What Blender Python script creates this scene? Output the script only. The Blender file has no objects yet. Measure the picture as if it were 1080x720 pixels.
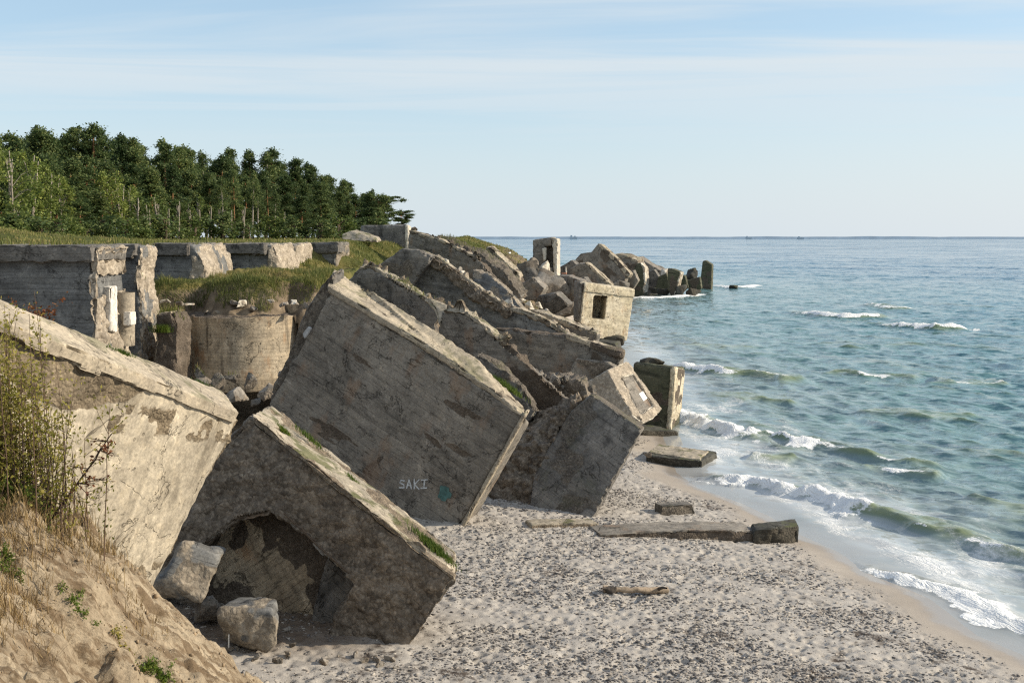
import bpy, bmesh, math, random
import numpy as np
from mathutils import Vector, Matrix
sc = bpy.context.scene
COL = sc.collection
R = math.radians
random.seed(7)
rng = np.random.default_rng(11)

# ------------------------------------------------------------------ camera geometry
CAMZ = 10.0
FPX = 1200.0
TH = math.atan(110.0 / FPX)
CT, ST = math.cos(TH), math.sin(TH)
def ray(px, py):
    u = (px - 540.0) / FPX; v = (py - 360.0) / FPX
    return Vector((u, CT - v * ST, -ST - v * CT))
def P(px, py, Y):                    # a measured point: direction of sight and distance Y
    d = ray(px, py); return Vector((0, 0, CAMZ)) + d * (Y / d.y)
def PZ(px, py, z=0.0):
    d = ray(px, py); return Vector((0, 0, CAMZ)) + d * ((z - CAMZ) / d.z)
def PPl(px, py, pt, n):
    d = ray(px, py); o = Vector((0, 0, CAMZ))
    return o + d * ((pt - o).dot(n) / d.dot(n))

def project(W):
    d = W - np.array([0, 0, CAMZ]); zc = d[:, 1] * CT - d[:, 2] * ST; yc = d[:, 1] * ST + d[:, 2] * CT
    return 540 + FPX * d[:, 0] / zc, 360 - FPX * yc / zc
def seen(f): f.seen = True; return f
# ------------------------------------------------------------------ numpy noise
def _h(i, j, k, seed):
    n = (i.astype(np.uint32) * np.uint32(374761393) + j.astype(np.uint32) * np.uint32(668265263)
         + k.astype(np.uint32) * np.uint32(2246822519) + np.uint32((seed * 3266489917) & 0xffffffff))
    n = (n ^ (n >> np.uint32(13))) * np.uint32(1274126177)
    n = (n ^ (n >> np.uint32(15))) * np.uint32(2654435761)
    n = n ^ (n >> np.uint32(16))
    return n.astype(np.float64) / 4294967295.0
def vnoise(p, seed=0):
    p = np.asarray(p, float)
    if p.shape[1] == 2: p = np.c_[p, np.zeros(len(p))]
    i = np.floor(p).astype(np.int64); f = p - i
    f = f * f * f * (f * (f * 6 - 15) + 10)
    r = 0
    for a in (0, 1):
        wx = f[:, 0] if a else 1 - f[:, 0]
        for b in (0, 1):
            wy = f[:, 1] if b else 1 - f[:, 1]
            for c in (0, 1):
                wz = f[:, 2] if c else 1 - f[:, 2]
                r = r + wx * wy * wz * _h(i[:, 0] + a, i[:, 1] + b, i[:, 2] + c, seed)
    return r * 2 - 1
def fbm(p, octv=4, seed=0, gain=.5, lac=2.03):
    p = np.asarray(p, float); s = 0; a = 1.0; t = 0
    for o in range(octv):
        s = s + a * vnoise(p + o * 17.3, seed + o); t += a; a *= gain; p = p * lac
    return s / t
def worley(p, seed=0):
    p = np.asarray(p, float); i = np.floor(p).astype(np.int64)
    d1 = np.full(len(p), 9.0); idv = np.zeros(len(p))
    for a in (-1, 0, 1):
        for b in (-1, 0, 1):
            for c in (-1, 0, 1):
                ii, jj, kk = i[:, 0] + a, i[:, 1] + b, i[:, 2] + c
                h1 = _h(ii, jj, kk, seed); h2 = _h(ii, jj, kk, seed + 1); h3 = _h(ii, jj, kk, seed + 2)
                d = np.sqrt((ii + h1 - p[:, 0])**2 + (jj + h2 - p[:, 1])**2 + (kk + h3 - p[:, 2])**2)
                m = d < d1
                d1 = np.where(m, d, d1); idv = np.where(m, h1 * .5 + h2 * .5, idv)
    return d1, idv
def sstep(a, b, x):
    t = np.clip((x - a) / (b - a), 0, 1); return t * t * (3 - 2 * t)

# ------------------------------------------------------------------ meshes and objects
def np_mesh(name, V, Fs, attrs=None, smooth=True):
    V = np.asarray(V, np.float32); Fs = np.asarray(Fs, np.int32)
    me = bpy.data.meshes.new(name); k = Fs.shape[1]; M = len(Fs)
    me.vertices.add(len(V)); me.vertices.foreach_set('co', V.ravel())
    me.loops.add(M * k); me.loops.foreach_set('vertex_index', Fs.ravel())
    me.polygons.add(M); me.polygons.foreach_set('loop_start', np.arange(M, dtype=np.int32) * k)
    me.update(calc_edges=True)
    me.polygons.foreach_set('use_smooth', np.full(M, smooth))
    for an, av in (attrs or {}).items(): set_attr(me, an, av)
    return me
def set_attr(me, an, av):
    av = np.asarray(av, np.float32)
    if av.ndim == 2:
        a = me.attributes.new(an, 'FLOAT_VECTOR', 'POINT'); a.data.foreach_set('vector', av.ravel())
    else:
        a = me.attributes.new(an, 'FLOAT', 'POINT'); a.data.foreach_set('value', av)
def get_co(me):
    a = np.empty(len(me.vertices) * 3, np.float32); me.vertices.foreach_get('co', a); return a.reshape(-1, 3).astype(float)
def get_no(me):
    a = np.empty(len(me.vertices) * 3, np.float32); me.vertex_normals.foreach_get('vector', a); return a.reshape(-1, 3).astype(float)
def set_co(me, V):
    me.vertices.foreach_set('co', np.asarray(V, np.float32).ravel()); me.update()

def tag(o, label, cat, group=None):
    o['label'] = label; o['category'] = cat; o['kind'] = 'thing'
    if group: o['group'] = group
    return o
def thing(name, label, cat, loc, group=None, rotz=0.0):
    o = bpy.data.objects.new(name, None); COL.objects.link(o)
    o.empty_display_size = .3; o.location = loc; o.rotation_euler = (0, 0, rotz)
    return tag(o, label, cat, group)
def link(name, me, mat, parent=None, M=None, label=None):
    o = bpy.data.objects.new(name, me); COL.objects.link(o)
    if mat: 
        me.materials.clear(); me.materials.append(mat)
    M = M or Matrix()
    if parent is not None:
        o.parent = parent
        o.matrix_basis = parent_world(parent).inverted() @ M
    else:
        o.matrix_basis = M
    if label: o['label'] = label
    return o
def parent_world(o):
    return (parent_world(o.parent) @ o.matrix_basis) if o.parent else o.matrix_basis.copy()
def setting(name, me, mat, kind='structure'):
    o = link(name, me, mat); o['kind'] = kind; return o

# ------------------------------------------------------------------ broken concrete prisms
def temp_obj(me):
    o = bpy.data.objects.new('tmp', me); COL.objects.link(o); return o
def drop(o):
    me = o.data; bpy.data.objects.remove(o); bpy.data.meshes.remove(me)
def prism_mesh(A, B):
    me = bpy.data.meshes.new('tmp'); bm = bmesh.new()
    a = [bm.verts.new(v) for v in A]; b = [bm.verts.new(v) for v in B]; n = len(a)
    bm.faces.new(a); bm.faces.new(b[::-1])
    for i in range(n): bm.faces.new((a[i], a[(i + 1) % n], b[(i + 1) % n], b[i])[::-1])
    bmesh.ops.recalc_face_normals(bm, faces=bm.faces[:])
    bm.to_mesh(me); bm.free(); return me

def block(name, parent, poly, plane, back, mat, vox=.08, amp=.015, freq=1.3, chip=.06, rough=(), carves=(), seed=1, sharp=45, cob=0.0):
    """poly: outline of the front face as seen (px), or Vectors; plane: three (px,py,Y); back: world vector to the back face.
    rough: list of (side, amp, mask) - side 'front','back' or edge index; carves: (poly px, depth, start)"""
    a, b, c = [P(*q) if not isinstance(q, Vector) else q for q in plane]
    n = (b - a).cross(c - a).normalized()
    if n.dot(Vector((0, 0, CAMZ)) - a) < 0: n = -n
    F0 = [q if isinstance(q, Vector) else PPl(q[0], q[1], a, n) for q in poly]
    back = Vector(back)
    x = (F0[1] - F0[0]).normalized(); y = -n; z = x.cross(y)
    if z.z < 0 and abs(x.z) < .9: z = z
    org = sum(F0, Vector()) / len(F0)
    M = Matrix(((x.x, y.x, z.x, org.x), (x.y, y.y, z.y, org.y), (x.z, y.z, z.z, org.z), (0, 0, 0, 1)))
    Mi = M.inverted()
    A = [Mi @ v for v in F0]; bl = Mi.to_3x3() @ back
    B = [v + bl for v in A]
    o = temp_obj(prism_mesh(A, B))
    cutters = []
    for cp, depth, start in carves:
        C0 = [Mi @ PPl(q[0], q[1], a, n) for q in cp]
        bd = bl.normalized()
        k = temp_obj(prism_mesh([v + bd * start for v in C0], [v + bd * (start + depth) for v in C0]))
        m = o.modifiers.new('b', 'BOOLEAN'); m.operation = 'DIFFERENCE'; m.object = k; m.solver = 'EXACT'
        cutters.append(k)
    m = o.modifiers.new('r', 'REMESH'); m.mode = 'VOXEL'; m.voxel_size = vox; m.adaptivity = 0
    dg = bpy.context.evaluated_depsgraph_get(); dg.update()
    me = bpy.data.meshes.new_from_object(o.evaluated_get(dg))
    drop(o)
    for k in cutters: drop(k)
    me.name = name
    V = get_co(me); N = get_no(me)
    # face normals of the prism
    fn = [(0, -1, 0), (0, 1, 0)]
    ctr = sum(A, Vector()) / len(A)
    for i in range(len(A)):
        e = A[(i + 1) % len(A)] - A[i]; q = e.cross(bl).normalized()
        mid = (A[i] + A[(i + 1) % len(A)]) / 2
        if q.dot(mid - ctr) < 0: q = -q
        fn.append(tuple(q))
    fn = np.array(fn)
    D = N @ fn.T
    edge = 1 - sstep(.9, .985, D.max(axis=1))
    S = V + seed * 13.7
    disp = amp * (fbm(S * freq, 4, seed) + .6 * fbm(S * freq * 4, 3, seed + 5))
    disp -= chip * edge * np.clip(fbm(S * 1.9, 4, seed + 9) * 2.2 + .1, 0, 1.2)
    rw = np.clip(edge * (fbm(S * 1.9, 4, seed + 9) * 3), 0, 1) * .8
    idx = {'front': 0, 'back': 1}
    for side, ra, mask in rough:
        w = np.ones(len(V)) if side == 'all' else sstep(.55, .85, D[:, idx[side] if side in idx else 2 + side])
        if mask is not None:
            if getattr(mask, 'seen', False):
                Wp = V @ np.array(M.to_3x3()).T + np.array(M.translation); w = w * mask(V, *project(Wp))
            else: w = w * mask(V)
        d1, cid = worley(S * 4.3 + .35 * fbm(S * 3, 2, seed + 33)[:, None], seed + 20)
        disp += w * ra * (1.1 * fbm(S * .9, 3, seed + 30) + .45 * fbm(S * 3.6, 4, seed + 31) - .35 * d1)
        rw = np.maximum(rw, w)
    if cob:
        d1, cid = worley(S * 3.4, seed + 40); d2, _c = worley(S * 6.5, seed + 44)
        disp += cob * ((.55 - d1) * (.6 + cid) + .4 * (.5 - d2))
    V2 = V + N * disp[:, None]
    set_co(me, V2)
    set_attr(me, 'rough', rw)
    nf = len(me.polygons)
    me.polygons.foreach_set('use_smooth', np.ones(nf, bool))
    try: me.set_sharp_from_angle(angle=R(sharp))
    except Exception: pass
    ob = link(name, me, mat, parent, M)
    ob['_n'] = 0
    del ob['_n']
    return ob

def chunk_mesh(name, seed, size=(1, 1, 1), npts=14, vox=.06, amp=.05):
    r = np.random.default_rng(seed)
    bm = bmesh.new()
    for _ in range(npts):
        q = r.uniform(-1, 1, 3); q = q / max(abs(q)) * r.uniform(.75, 1)
        bm.verts.new(Vector(q * np.array(size) * .5))
    res = bmesh.ops.convex_hull(bm, input=bm.verts[:])
    bmesh.ops.delete(bm, geom=[g for g in res['geom_interior'] if isinstance(g, bmesh.types.BMVert)], context='VERTS')
    me0 = bpy.data.meshes.new('tmp'); bm.to_mesh(me0); bm.free()
    o = temp_obj(me0)
    m = o.modifiers.new('r', 'REMESH'); m.mode = 'VOXEL'; m.voxel_size = vox * max(size)
    dg = bpy.context.evaluated_depsgraph_get(); dg.update()
    me = bpy.data.meshes.new_from_object(o.evaluated_get(dg)); drop(o)
    me.name = name
    V = get_co(me); N = get_no(me); S = V / max(size) * 2 + seed * 3.3
    d1, cid = worley(S * 2.5, seed)
    V = V + N * (max(size) * amp * (fbm(S * 1.5, 4, seed) + .5 * (cid - .5)))[:, None]
    set_co(me, V); set_attr(me, 'rough', np.clip(.5 + fbm(S * 1.2, 3, seed + 2) * 1.5, 0, 1))
    me.polygons.foreach_set('use_smooth', np.ones(len(me.polygons), bool))
    me.set_sharp_from_angle(angle=R(40))
    return me

def tube_arrays(pts, rad, sides=6):
    pts = np.asarray(pts, float); n = len(pts)
    rad = np.broadcast_to(np.asarray(rad, float), (n,))
    t = np.gradient(pts, axis=0); t /= np.linalg.norm(t, axis=1)[:, None] + 1e-9
    ref = np.where(np.abs(t[:, 2:3]) > .9, np.array([[1., 0, 0]]), np.array([[0, 0, 1.]]))
    u = np.cross(t, ref); u /= np.linalg.norm(u, axis=1)[:, None] + 1e-9
    v = np.cross(t, u)
    an = np.arange(sides) / sides * 2 * np.pi
    V = pts[:, None] + rad[:, None, None] * (np.cos(an)[None, :, None] * u[:, None] + np.sin(an)[None, :, None] * v[:, None])
    i, j = np.meshgrid(np.arange(n - 1), np.arange(sides), indexing='ij')
    Fq = np.stack([i * sides + j, i * sides + (j + 1) % sides, (i + 1) * sides + (j + 1) % sides, (i + 1) * sides + j], -1).reshape(-1, 4)
    return V.reshape(-1, 3), Fq
class Acc:
    def __init__(s): s.V = []; s.F = []; s.A = []; s.n = 0
    def add(s, V, Fq, a=0.0):
        s.V.append(V); s.F.append(np.asarray(Fq) + s.n); s.n += len(V)
        s.A.append(np.broadcast_to(np.asarray(a, float), (len(V),)))
    def mesh(s, name, smooth=True):
        return np_mesh(name, np.concatenate(s.V), np.concatenate(s.F), {'rnd': np.concatenate(s.A)}, smooth)
# ------------------------------------------------------------------ node helpers
class NT:
    def __init__(s, mat):
        s.t = mat.node_tree; s.n = s.t.nodes; s.l = s.t.links
        for q in list(s.n): s.n.remove(q)
    def new(s, typ, ins=None, **props):
        q = s.n.new(typ)
        for k, v in props.items(): setattr(q, k, v)
        for k, v in (ins or {}).items():
            i = q.inputs[k]
            if isinstance(v, bpy.types.NodeSocket): s.l.new(v, i)
            else: i.default_value = v
        return q
    def math(s, op, a, b=0.0, c=None, clamp=False):
        d = {0: a, 1: b}
        if c is not None: d[2] = c
        return s.new('ShaderNodeMath', d, operation=op, use_clamp=clamp).outputs[0]
    def mix(s, f, a, b, blend='MIX'):
        q = s.n.new('ShaderNodeMix'); q.data_type = 'RGBA'; q.blend_type = blend; q.clamp_factor = True
        for i, v in ((0, f), (6, a), (7, b)):
            if isinstance(v, bpy.types.NodeSocket): s.l.new(v, q.inputs[i])
            else: q.inputs[i].default_value = v if i == 0 else (*v, 1.0) if len(v) == 3 else v
        return q.outputs[2]
    def ramp(s, f, stops, interp='LINEAR'):
        q = s.n.new('ShaderNodeValToRGB'); s.l.new(f, q.inputs[0]); cr = q.color_ramp; cr.interpolation = interp
        while len(cr.elements) < len(stops): cr.elements.new(.5)
        for e, (p, c) in zip(cr.elements, stops):
            e.position = p; e.color = (*c, 1) if len(c) == 3 else c
        return q.outputs[0]
    def rng(s, f, a, b, c=0.0, d=1.0):
        return s.new('ShaderNodeMapRange', {0: f, 1: a, 2: b, 3: c, 4: d}, interpolation_type='SMOOTHSTEP').outputs[0]
    def noise(s, vec, scale, detail=5, rough=.55, dist=0.0, out=0):
        return s.new('ShaderNodeTexNoise', {'Vector': vec, 'Scale': scale, 'Detail': detail, 'Roughness': rough, 'Distortion': dist}).outputs[out]
    def scale(s, vec, sx, sy, sz, loc=(0, 0, 0)):
        return s.new('ShaderNodeMapping', {'Vector': vec, 'Scale': (sx, sy, sz), 'Location': loc}).outputs[0]
    def rotscale(s, vec, deg, sx, sy, sz=1.0):
        q = s.new('ShaderNodeMapping', {'Vector': vec, 'Rotation': (0, 0, R(-deg))}).outputs[0]
        return s.scale(q, sx, sy, sz)
    def obj(s): return s.new('ShaderNodeTexCoord').outputs['Object']
    def attr(s, name): return s.new('ShaderNodeAttribute', attribute_name=name)
def mat(name):
    m = bpy.data.materials.new(name); m.use_nodes = True; return m, NT(m)
def finish(t, col, rough=.9, height=None, dist=.02, strength=.6, spec=.25, extra=None, normal=None):
    ins = {'Base Color': col, 'Roughness': rough, 'Specular IOR Level': spec}
    if height is not None:
        ins['Normal'] = t.new('ShaderNodeBump', {'Height': height, 'Distance': dist, 'Strength': strength}).outputs[0]
    b = t.new('ShaderNodeBsdfPrincipled', {**ins, **(extra or {})})
    t.new('ShaderNodeOutputMaterial', {0: b.outputs[0]})
    return b

def concrete(name, c1, c2, dark=(.07, .066, .06), agg=((.10, .085, .07), (.23, .20, .17)), stain=.6, boards=0.0, board_axis='Z',
             streak=.5, pit=.5, moss=0.0, big=.35, streak_axis=None, marks=.7, agg_scale=7.0, bump=1.0, rust=0.0, shift=0.0):
    m, t = mat(name)
    co = t.scale(t.obj(), 1, 1, 1, (shift, shift * .7, shift * 1.3))
    n1 = t.noise(co, big, 7, .62, .4)
    col = t.mix(t.rng(n1, .36, .66), c1, c2)
    n2 = t.noise(co, big * 2.7, 8, .68, .8)
    col = t.mix(t.math('MULTIPLY', t.rng(n2, .5, .68), stain), col, dark)
    # stains running along the cast face
    sv = t.scale(co, 2.6, 2.6, .28) if (streak_axis or board_axis) == 'Z' else t.scale(co, .28, 2.6, 2.6)
    n3 = t.noise(sv, 1.0, 6, .62)
    col = t.mix(t.math('MULTIPLY', t.rng(n3, .5, .72), streak), col, dark)
    n3b = t.noise(sv, 1.7, 5, .6)
    col = t.mix(t.math('MULTIPLY', t.rng(n3b, .56, .72), streak * .6), col, tuple(min(1, q * 1.45 + .03) for q in c1))
    # pale salts, dark linear marks of the shuttering, hairline cracks
    n4 = t.noise(co, big * 4.5, 7, .7, .5)
    col = t.mix(t.math('MULTIPLY', t.rng(n4, .56, .70), .55), col, tuple(min(.8, q * 1.55 + .02) for q in c1))
    lv = t.scale(co, .55, 4.0, 4.0) if board_axis == 'X' else t.scale(co, 4.0, 4.0, .8)
    n5 = t.noise(lv, 1.5, 6, .72)
    col = t.mix(t.math('MULTIPLY', t.rng(n5, .58, .66), marks), col, tuple(q * .75 for q in dark))
    ck = t.math('ABSOLUTE', t.math('SUBTRACT', t.noise(co, .7, 5, .6, .8), .5))
    ckm = t.math('MULTIPLY', t.math('SUBTRACT', 1.0, t.rng(ck, .0, .011)), t.rng(n2, .42, .55))
    col = t.mix(t.math('MULTIPLY', ckm, .8), col, tuple(q * .6 for q in dark))
    fine = t.noise(co, 16, 8, .7)
    h = t.math('SUBTRACT', t.math('MULTIPLY', fine, .5), t.math('MULTIPLY', ckm, .8))
    col = t.mix(.85, col, t.ramp(fine, [(.25, (.45, .45, .45)), (.75, (1.32, 1.3, 1.26))]), 'MULTIPLY')
    blot = t.noise(co, 3.4, 8, .72)
    col = t.mix(.8, col, t.ramp(blot, [(.3, (.58, .57, .56)), (.5, (1, 1, 1)), (.72, (1.3, 1.26, 1.18))]), 'MULTIPLY')
    if boards:
        sx = t.new('ShaderNodeSeparateXYZ', {0: co}).outputs[2 if board_axis == 'X' else 0]
        sx = t.math('ADD', sx, t.math('MULTIPLY', t.math('SUBTRACT', blot, .5), .02))
        q = t.math('DIVIDE', sx, boards)
        fr = t.math('FRACT', q); fl = t.math('FLOOR', q)
        wn = t.new('ShaderNodeTexWhiteNoise', {'W': fl}, noise_dimensions='1D').outputs[0]
        col = t.mix(.5, col, t.ramp(wn, [(0, (.80, .80, .80)), (1, (1.12, 1.11, 1.09))]), 'MULTIPLY')
        ln = t.math('SUBTRACT', 1.0, t.rng(t.math('ABSOLUTE', t.math('SUBTRACT', fr, .5)), .38, .5))
        ln = t.math('ADD', ln, t.math('MULTIPLY', t.noise(co, 2.2, 4), .7), clamp=True)
        col = t.mix(.7, col, t.ramp(ln, [(0, (.55, .53, .51)), (.8, (1, 1, 1))]), 'MULTIPLY')
        h = t.math('ADD', h, t.math('MULTIPLY', ln, .5)); h = t.math('ADD', h, t.math('MULTIPLY', wn, .35))
    vo = t.new('ShaderNodeTexVoronoi', {'Vector': co, 'Scale': 4.2, 'Randomness': 1.0})
    pm = t.math('MULTIPLY', t.math('SUBTRACT', 1.0, t.rng(vo.outputs[0], .10, .22)), t.rng(t.noise(co, .9, 3), .5, .62))
    pm = t.math('MULTIPLY', pm, pit)
    col = t.mix(pm, col, dark); h = t.math('SUBTRACT', h, pm)
    if rust:
        rn = t.noise(t.scale(co, 1.2, 1.2, .5), 1.1, 6, .6)
        col = t.mix(t.math('MULTIPLY', t.rng(rn, .54, .68), rust), col, (.30, .16, .075))
    # exposed aggregate where the cast skin is broken off
    ra = t.attr('rough').outputs['Fac']
    ra = t.rng(t.math('ADD', ra, t.math('MULTIPLY', t.math('SUBTRACT', blot, .5), .9)), .38, .6)
    cod = t.new('ShaderNodeVectorMath', {0: co, 1: t.new('ShaderNodeVectorMath', {0: t.noise(co, 6, 4, .6, 0, 1), 1: (.16, .16, .16)}, operation='MULTIPLY').outputs[0]}, operation='ADD').outputs[0]
    v2 = t.new('ShaderNodeTexVoronoi', {'Vector': cod, 'Scale': agg_scale * 2.2, 'Randomness': 1.0})
    cg = t.new('ShaderNodeSeparateColor', {0: v2.outputs['Color']}).outputs[0]
    ac = t.mix(t.math('ADD', t.math('MULTIPLY', cg, .55), t.math('MULTIPLY', t.math('SUBTRACT', t.noise(co, 2.1, 6, .7), .28), 1.0), clamp=True), agg[0], agg[1])
    ac = t.mix(.7, ac, t.ramp(v2.outputs[0], [(.0, (1.15, 1.13, 1.1)), (.55, (.62, .6, .58))]), 'MULTIPLY')
    ac = t.mix(.8, ac, t.ramp(t.noise(co, 1.3, 8, .7), [(.3, (.55, .54, .53)), (.7, (1.25, 1.2, 1.12))]), 'MULTIPLY')
    ac = t.mix(.6, ac, t.ramp(fine, [(.25, (.5, .5, .5)), (.75, (1.25, 1.22, 1.2))]), 'MULTIPLY')
    col = t.mix(ra, col, ac)
    hv = t.math('MULTIPLY', t.math('SUBTRACT', .7, v2.outputs[0]), 1.6)
    h = t.new('ShaderNodeMix', {0: ra, 2: h, 3: t.math('ADD', hv, t.math('MULTIPLY', fine, .6))}).outputs[0]
    if moss:
        nz = t.new('ShaderNodeSeparateXYZ', {0: t.new('ShaderNodeNewGeometry').outputs['Normal']}).outputs[2]
        mm = t.math('MULTIPLY', t.rng(nz, .35, .8), t.rng(t.noise(co, 1.1, 7, .7), .5 , .62))
        col = t.mix(t.math('MULTIPLY', mm, moss), col, (.075, .085, .028))
    finish(t, col, .92, h, .03, .7 * bump, .2)
    return m

M_ = {}
M_['pale'] = concrete('concrete_pale', (.47, .42, .335), (.37, .33, .265), marks=.3, dark=(.17, .145, .11), stain=.45, streak=.7, boards=.0, pit=.8, agg=((.14, .115, .085), (.36, .31, .23)), agg_scale=6, shift=3)
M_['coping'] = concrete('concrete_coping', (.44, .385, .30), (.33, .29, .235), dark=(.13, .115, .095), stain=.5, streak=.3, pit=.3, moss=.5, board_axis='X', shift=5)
M_['dark'] = concrete('concrete_grey_formwork', (.29, .268, .238), (.205, .19, .17), marks=.5, dark=(.06, .056, .051), stain=.6, streak=.5, boards=.28, board_axis='X', pit=.5, shift=9, rust=.25)
M_['aggregate'] = concrete('concrete_aggregate', (.31, .28, .24), (.205, .188, .166), dark=(.066, .06, .054), stain=.6, agg=((.078, .068, .058), (.40, .355, .30)), agg_scale=5.0, boards=.0, shift=14, rust=.35)
M_['mid'] = concrete('concrete_weathered', (.245, .23, .21), (.155, .148, .14), dark=(.046, .045, .043), stain=.7, boards=.22, board_axis='X', shift=21, moss=.35, agg=((.065, .06, .055), (.30, .275, .24)))
M_['top'] = concrete('concrete_worn_top', (.42, .37, .295), (.30, .27, .22), dark=(.10, .088, .072), stain=.6, streak=.25, moss=.8, pit=.8, shift=31, agg=((.12, .10, .08), (.36, .31, .245)))
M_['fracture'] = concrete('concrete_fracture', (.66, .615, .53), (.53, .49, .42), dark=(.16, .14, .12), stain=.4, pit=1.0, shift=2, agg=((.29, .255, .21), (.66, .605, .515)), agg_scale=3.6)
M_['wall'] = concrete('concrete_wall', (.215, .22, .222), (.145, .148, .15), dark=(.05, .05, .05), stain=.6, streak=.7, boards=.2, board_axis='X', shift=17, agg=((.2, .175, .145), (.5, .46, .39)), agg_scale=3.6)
M_['drum'] = concrete('concrete_drum', (.46, .395, .30), (.34, .27, .19), dark=(.10, .085, .065), stain=.45, streak=.95, boards=.16, board_axis='X', streak_axis='Z', rust=.7, pit=1.0, shift=23)
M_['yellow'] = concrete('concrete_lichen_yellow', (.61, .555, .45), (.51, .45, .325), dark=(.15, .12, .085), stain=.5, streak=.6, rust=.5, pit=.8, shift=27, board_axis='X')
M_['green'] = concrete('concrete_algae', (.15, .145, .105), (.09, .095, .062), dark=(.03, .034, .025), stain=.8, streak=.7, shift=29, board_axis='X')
M_['plaster'] = concrete('plaster_white', (.76, .735, .69), (.60, .575, .53), dark=(.24, .21, .18), stain=.5, streak=.6, pit=.6, shift=33, bump=.4)
M_['rock'] = concrete('rubble_grey', (.31, .285, .255), (.20, .185, .165), dark=(.08, .074, .07), stain=.6, agg=((.13, .115, .10), (.38, .34, .29)), agg_scale=5, shift=37, moss=.3)
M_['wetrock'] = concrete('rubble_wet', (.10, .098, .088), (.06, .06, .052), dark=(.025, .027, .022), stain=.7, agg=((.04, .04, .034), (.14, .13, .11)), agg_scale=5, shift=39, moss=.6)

def simple(name, c, rough=.8, noise_scale=8, var=.3, bump=.01, spec=.3, metallic=0.0):
    m, t = mat(name); co = t.obj()
    n = t.noise(co, noise_scale, 6, .65)
    col = t.mix(1.0, c, t.ramp(n, [(.25, (1 - var,) * 3), (.75, (1 + var,) * 3)]), 'MULTIPLY')
    finish(t, col, rough, n, bump, .5, spec, {'Metallic': metallic})
    return m
M_['graffiti'] = simple('paint_white', (.50, .52, .53), .8, 9, .5)
M_['teal'] = simple('paint_teal', (.07, .145, .14), .9, 5, .6)
M_['tin'] = simple('metal_sheet', (.36, .37, .38), .6, 5, .45)
M_['steel'] = simple('steel_rusty', (.10, .075, .055), .8, 9, .4)
M_['signwhite'] = simple('panel_white', (.80, .78, .72), .6, 10, .1)
M_['wood'] = simple('driftwood', (.30, .235, .17), .85, 14, .45, .02)
M_['wooddark'] = simple('driftwood_dark', (.06, .05, .042), .85, 14, .45, .02)
M_['orange'] = simple('paint_orange', (.36, .17, .10), .8, 6, .5)

def foliage(name, stops, trans=.3, objvar=.25, rough=.6):
    m, t = mat(name)
    r = t.attr('rnd').outputs['Fac']
    oi = t.new('ShaderNodeObjectInfo').outputs['Random']
    col = t.ramp(r, stops)
    col = t.mix(1.0, col, t.ramp(oi, [(0, (1 - objvar, 1 - objvar * .8, 1 - objvar)), (1, (1 + objvar, 1 + objvar * .8, 1 + objvar * .3))]), 'MULTIPLY')
    b = t.new('ShaderNodeBsdfPrincipled', {'Base Color': col, 'Roughness': rough, 'Specular IOR Level': .25})
    tr = t.new('ShaderNodeBsdfTranslucent', {0: col})
    mx = t.new('ShaderNodeMixShader', {0: trans, 1: b.outputs[0], 2: tr.outputs[0]})
    t.new('ShaderNodeOutputMaterial', {0: mx.outputs[0]})
    return m
M_['pine'] = foliage('pine_needles', [(0, (.042, .074, .030)), (.5, (.082, .124, .048)), (1, (.17, .195, .075))], .35, .45)
M_['birchleaf'] = foliage('broad_leaves', [(0, (.10, .145, .034)), (.5, (.17, .215, .052)), (1, (.25, .275, .075))], .35, .25)
M_['sapleaf'] = foliage('sapling_leaves', [(0, (.06, .095, .028)), (.5, (.10, .145, .042)), (1, (.17, .20, .06))], .35, .3)
M_['grass'] = foliage('grass_blades', [(0, (.075, .095, .025)), (.4, (.14, .16, .042)), (.7, (.26, .235, .08)), (1, (.38, .29, .14))], .3, .05)
M_['freshgrass'] = foliage('grass_tuft_green', [(0, (.05, .085, .014)), (.6, (.095, .15, .022)), (1, (.17, .20, .04))], .35, .2)
M_['straw'] = foliage('dry_straw', [(0, (.12, .075, .035)), (.5, (.27, .19, .09)), (1, (.42, .31, .16))], .2, .1)
M_['shrubleaf'] = foliage('shrub_leaves', [(0, (.11, .115, .022)), (.4, (.22, .21, .04)), (.75, (.36, .31, .07)), (1, (.40, .29, .10))], .4, .15)
M_['redleaf'] = foliage('shrub_red_leaves', [(0, (.10, .035, .018)), (.6, (.19, .068, .028)), (1, (.25, .13, .05))], .3, .1)
M_['twig'] = simple('twig_bark', (.115, .075, .05), .85, 20, .35)
M_['darktwig'] = simple('twig_dark', (.055, .036, .026), .85, 20, .35)
def bark(name, c1, c2):
    m, t = mat(name); co = t.obj()
    z = t.new('ShaderNodeSeparateXYZ', {0: co}).outputs[2]
    n = t.noise(t.scale(co, 5, 5, 1.4), 2.0, 6, .65)
    col = t.mix(t.rng(t.math('ADD', z, t.math('MULTIPLY', n, 3)), 3.0, 8.0), c1, c2)
    col = t.mix(1.0, col, t.ramp(n, [(.3, (.55,) * 3), (.7, (1.3,) * 3)]), 'MULTIPLY')
    finish(t, col, .9, n, .03, .6); return m
M_['pinebark'] = bark('pine_bark', (.10, .075, .055), (.23, .115, .055))
M_['palebark'] = bark('pale_bark', (.26, .23, .19), (.34, .30, .25))
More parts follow.
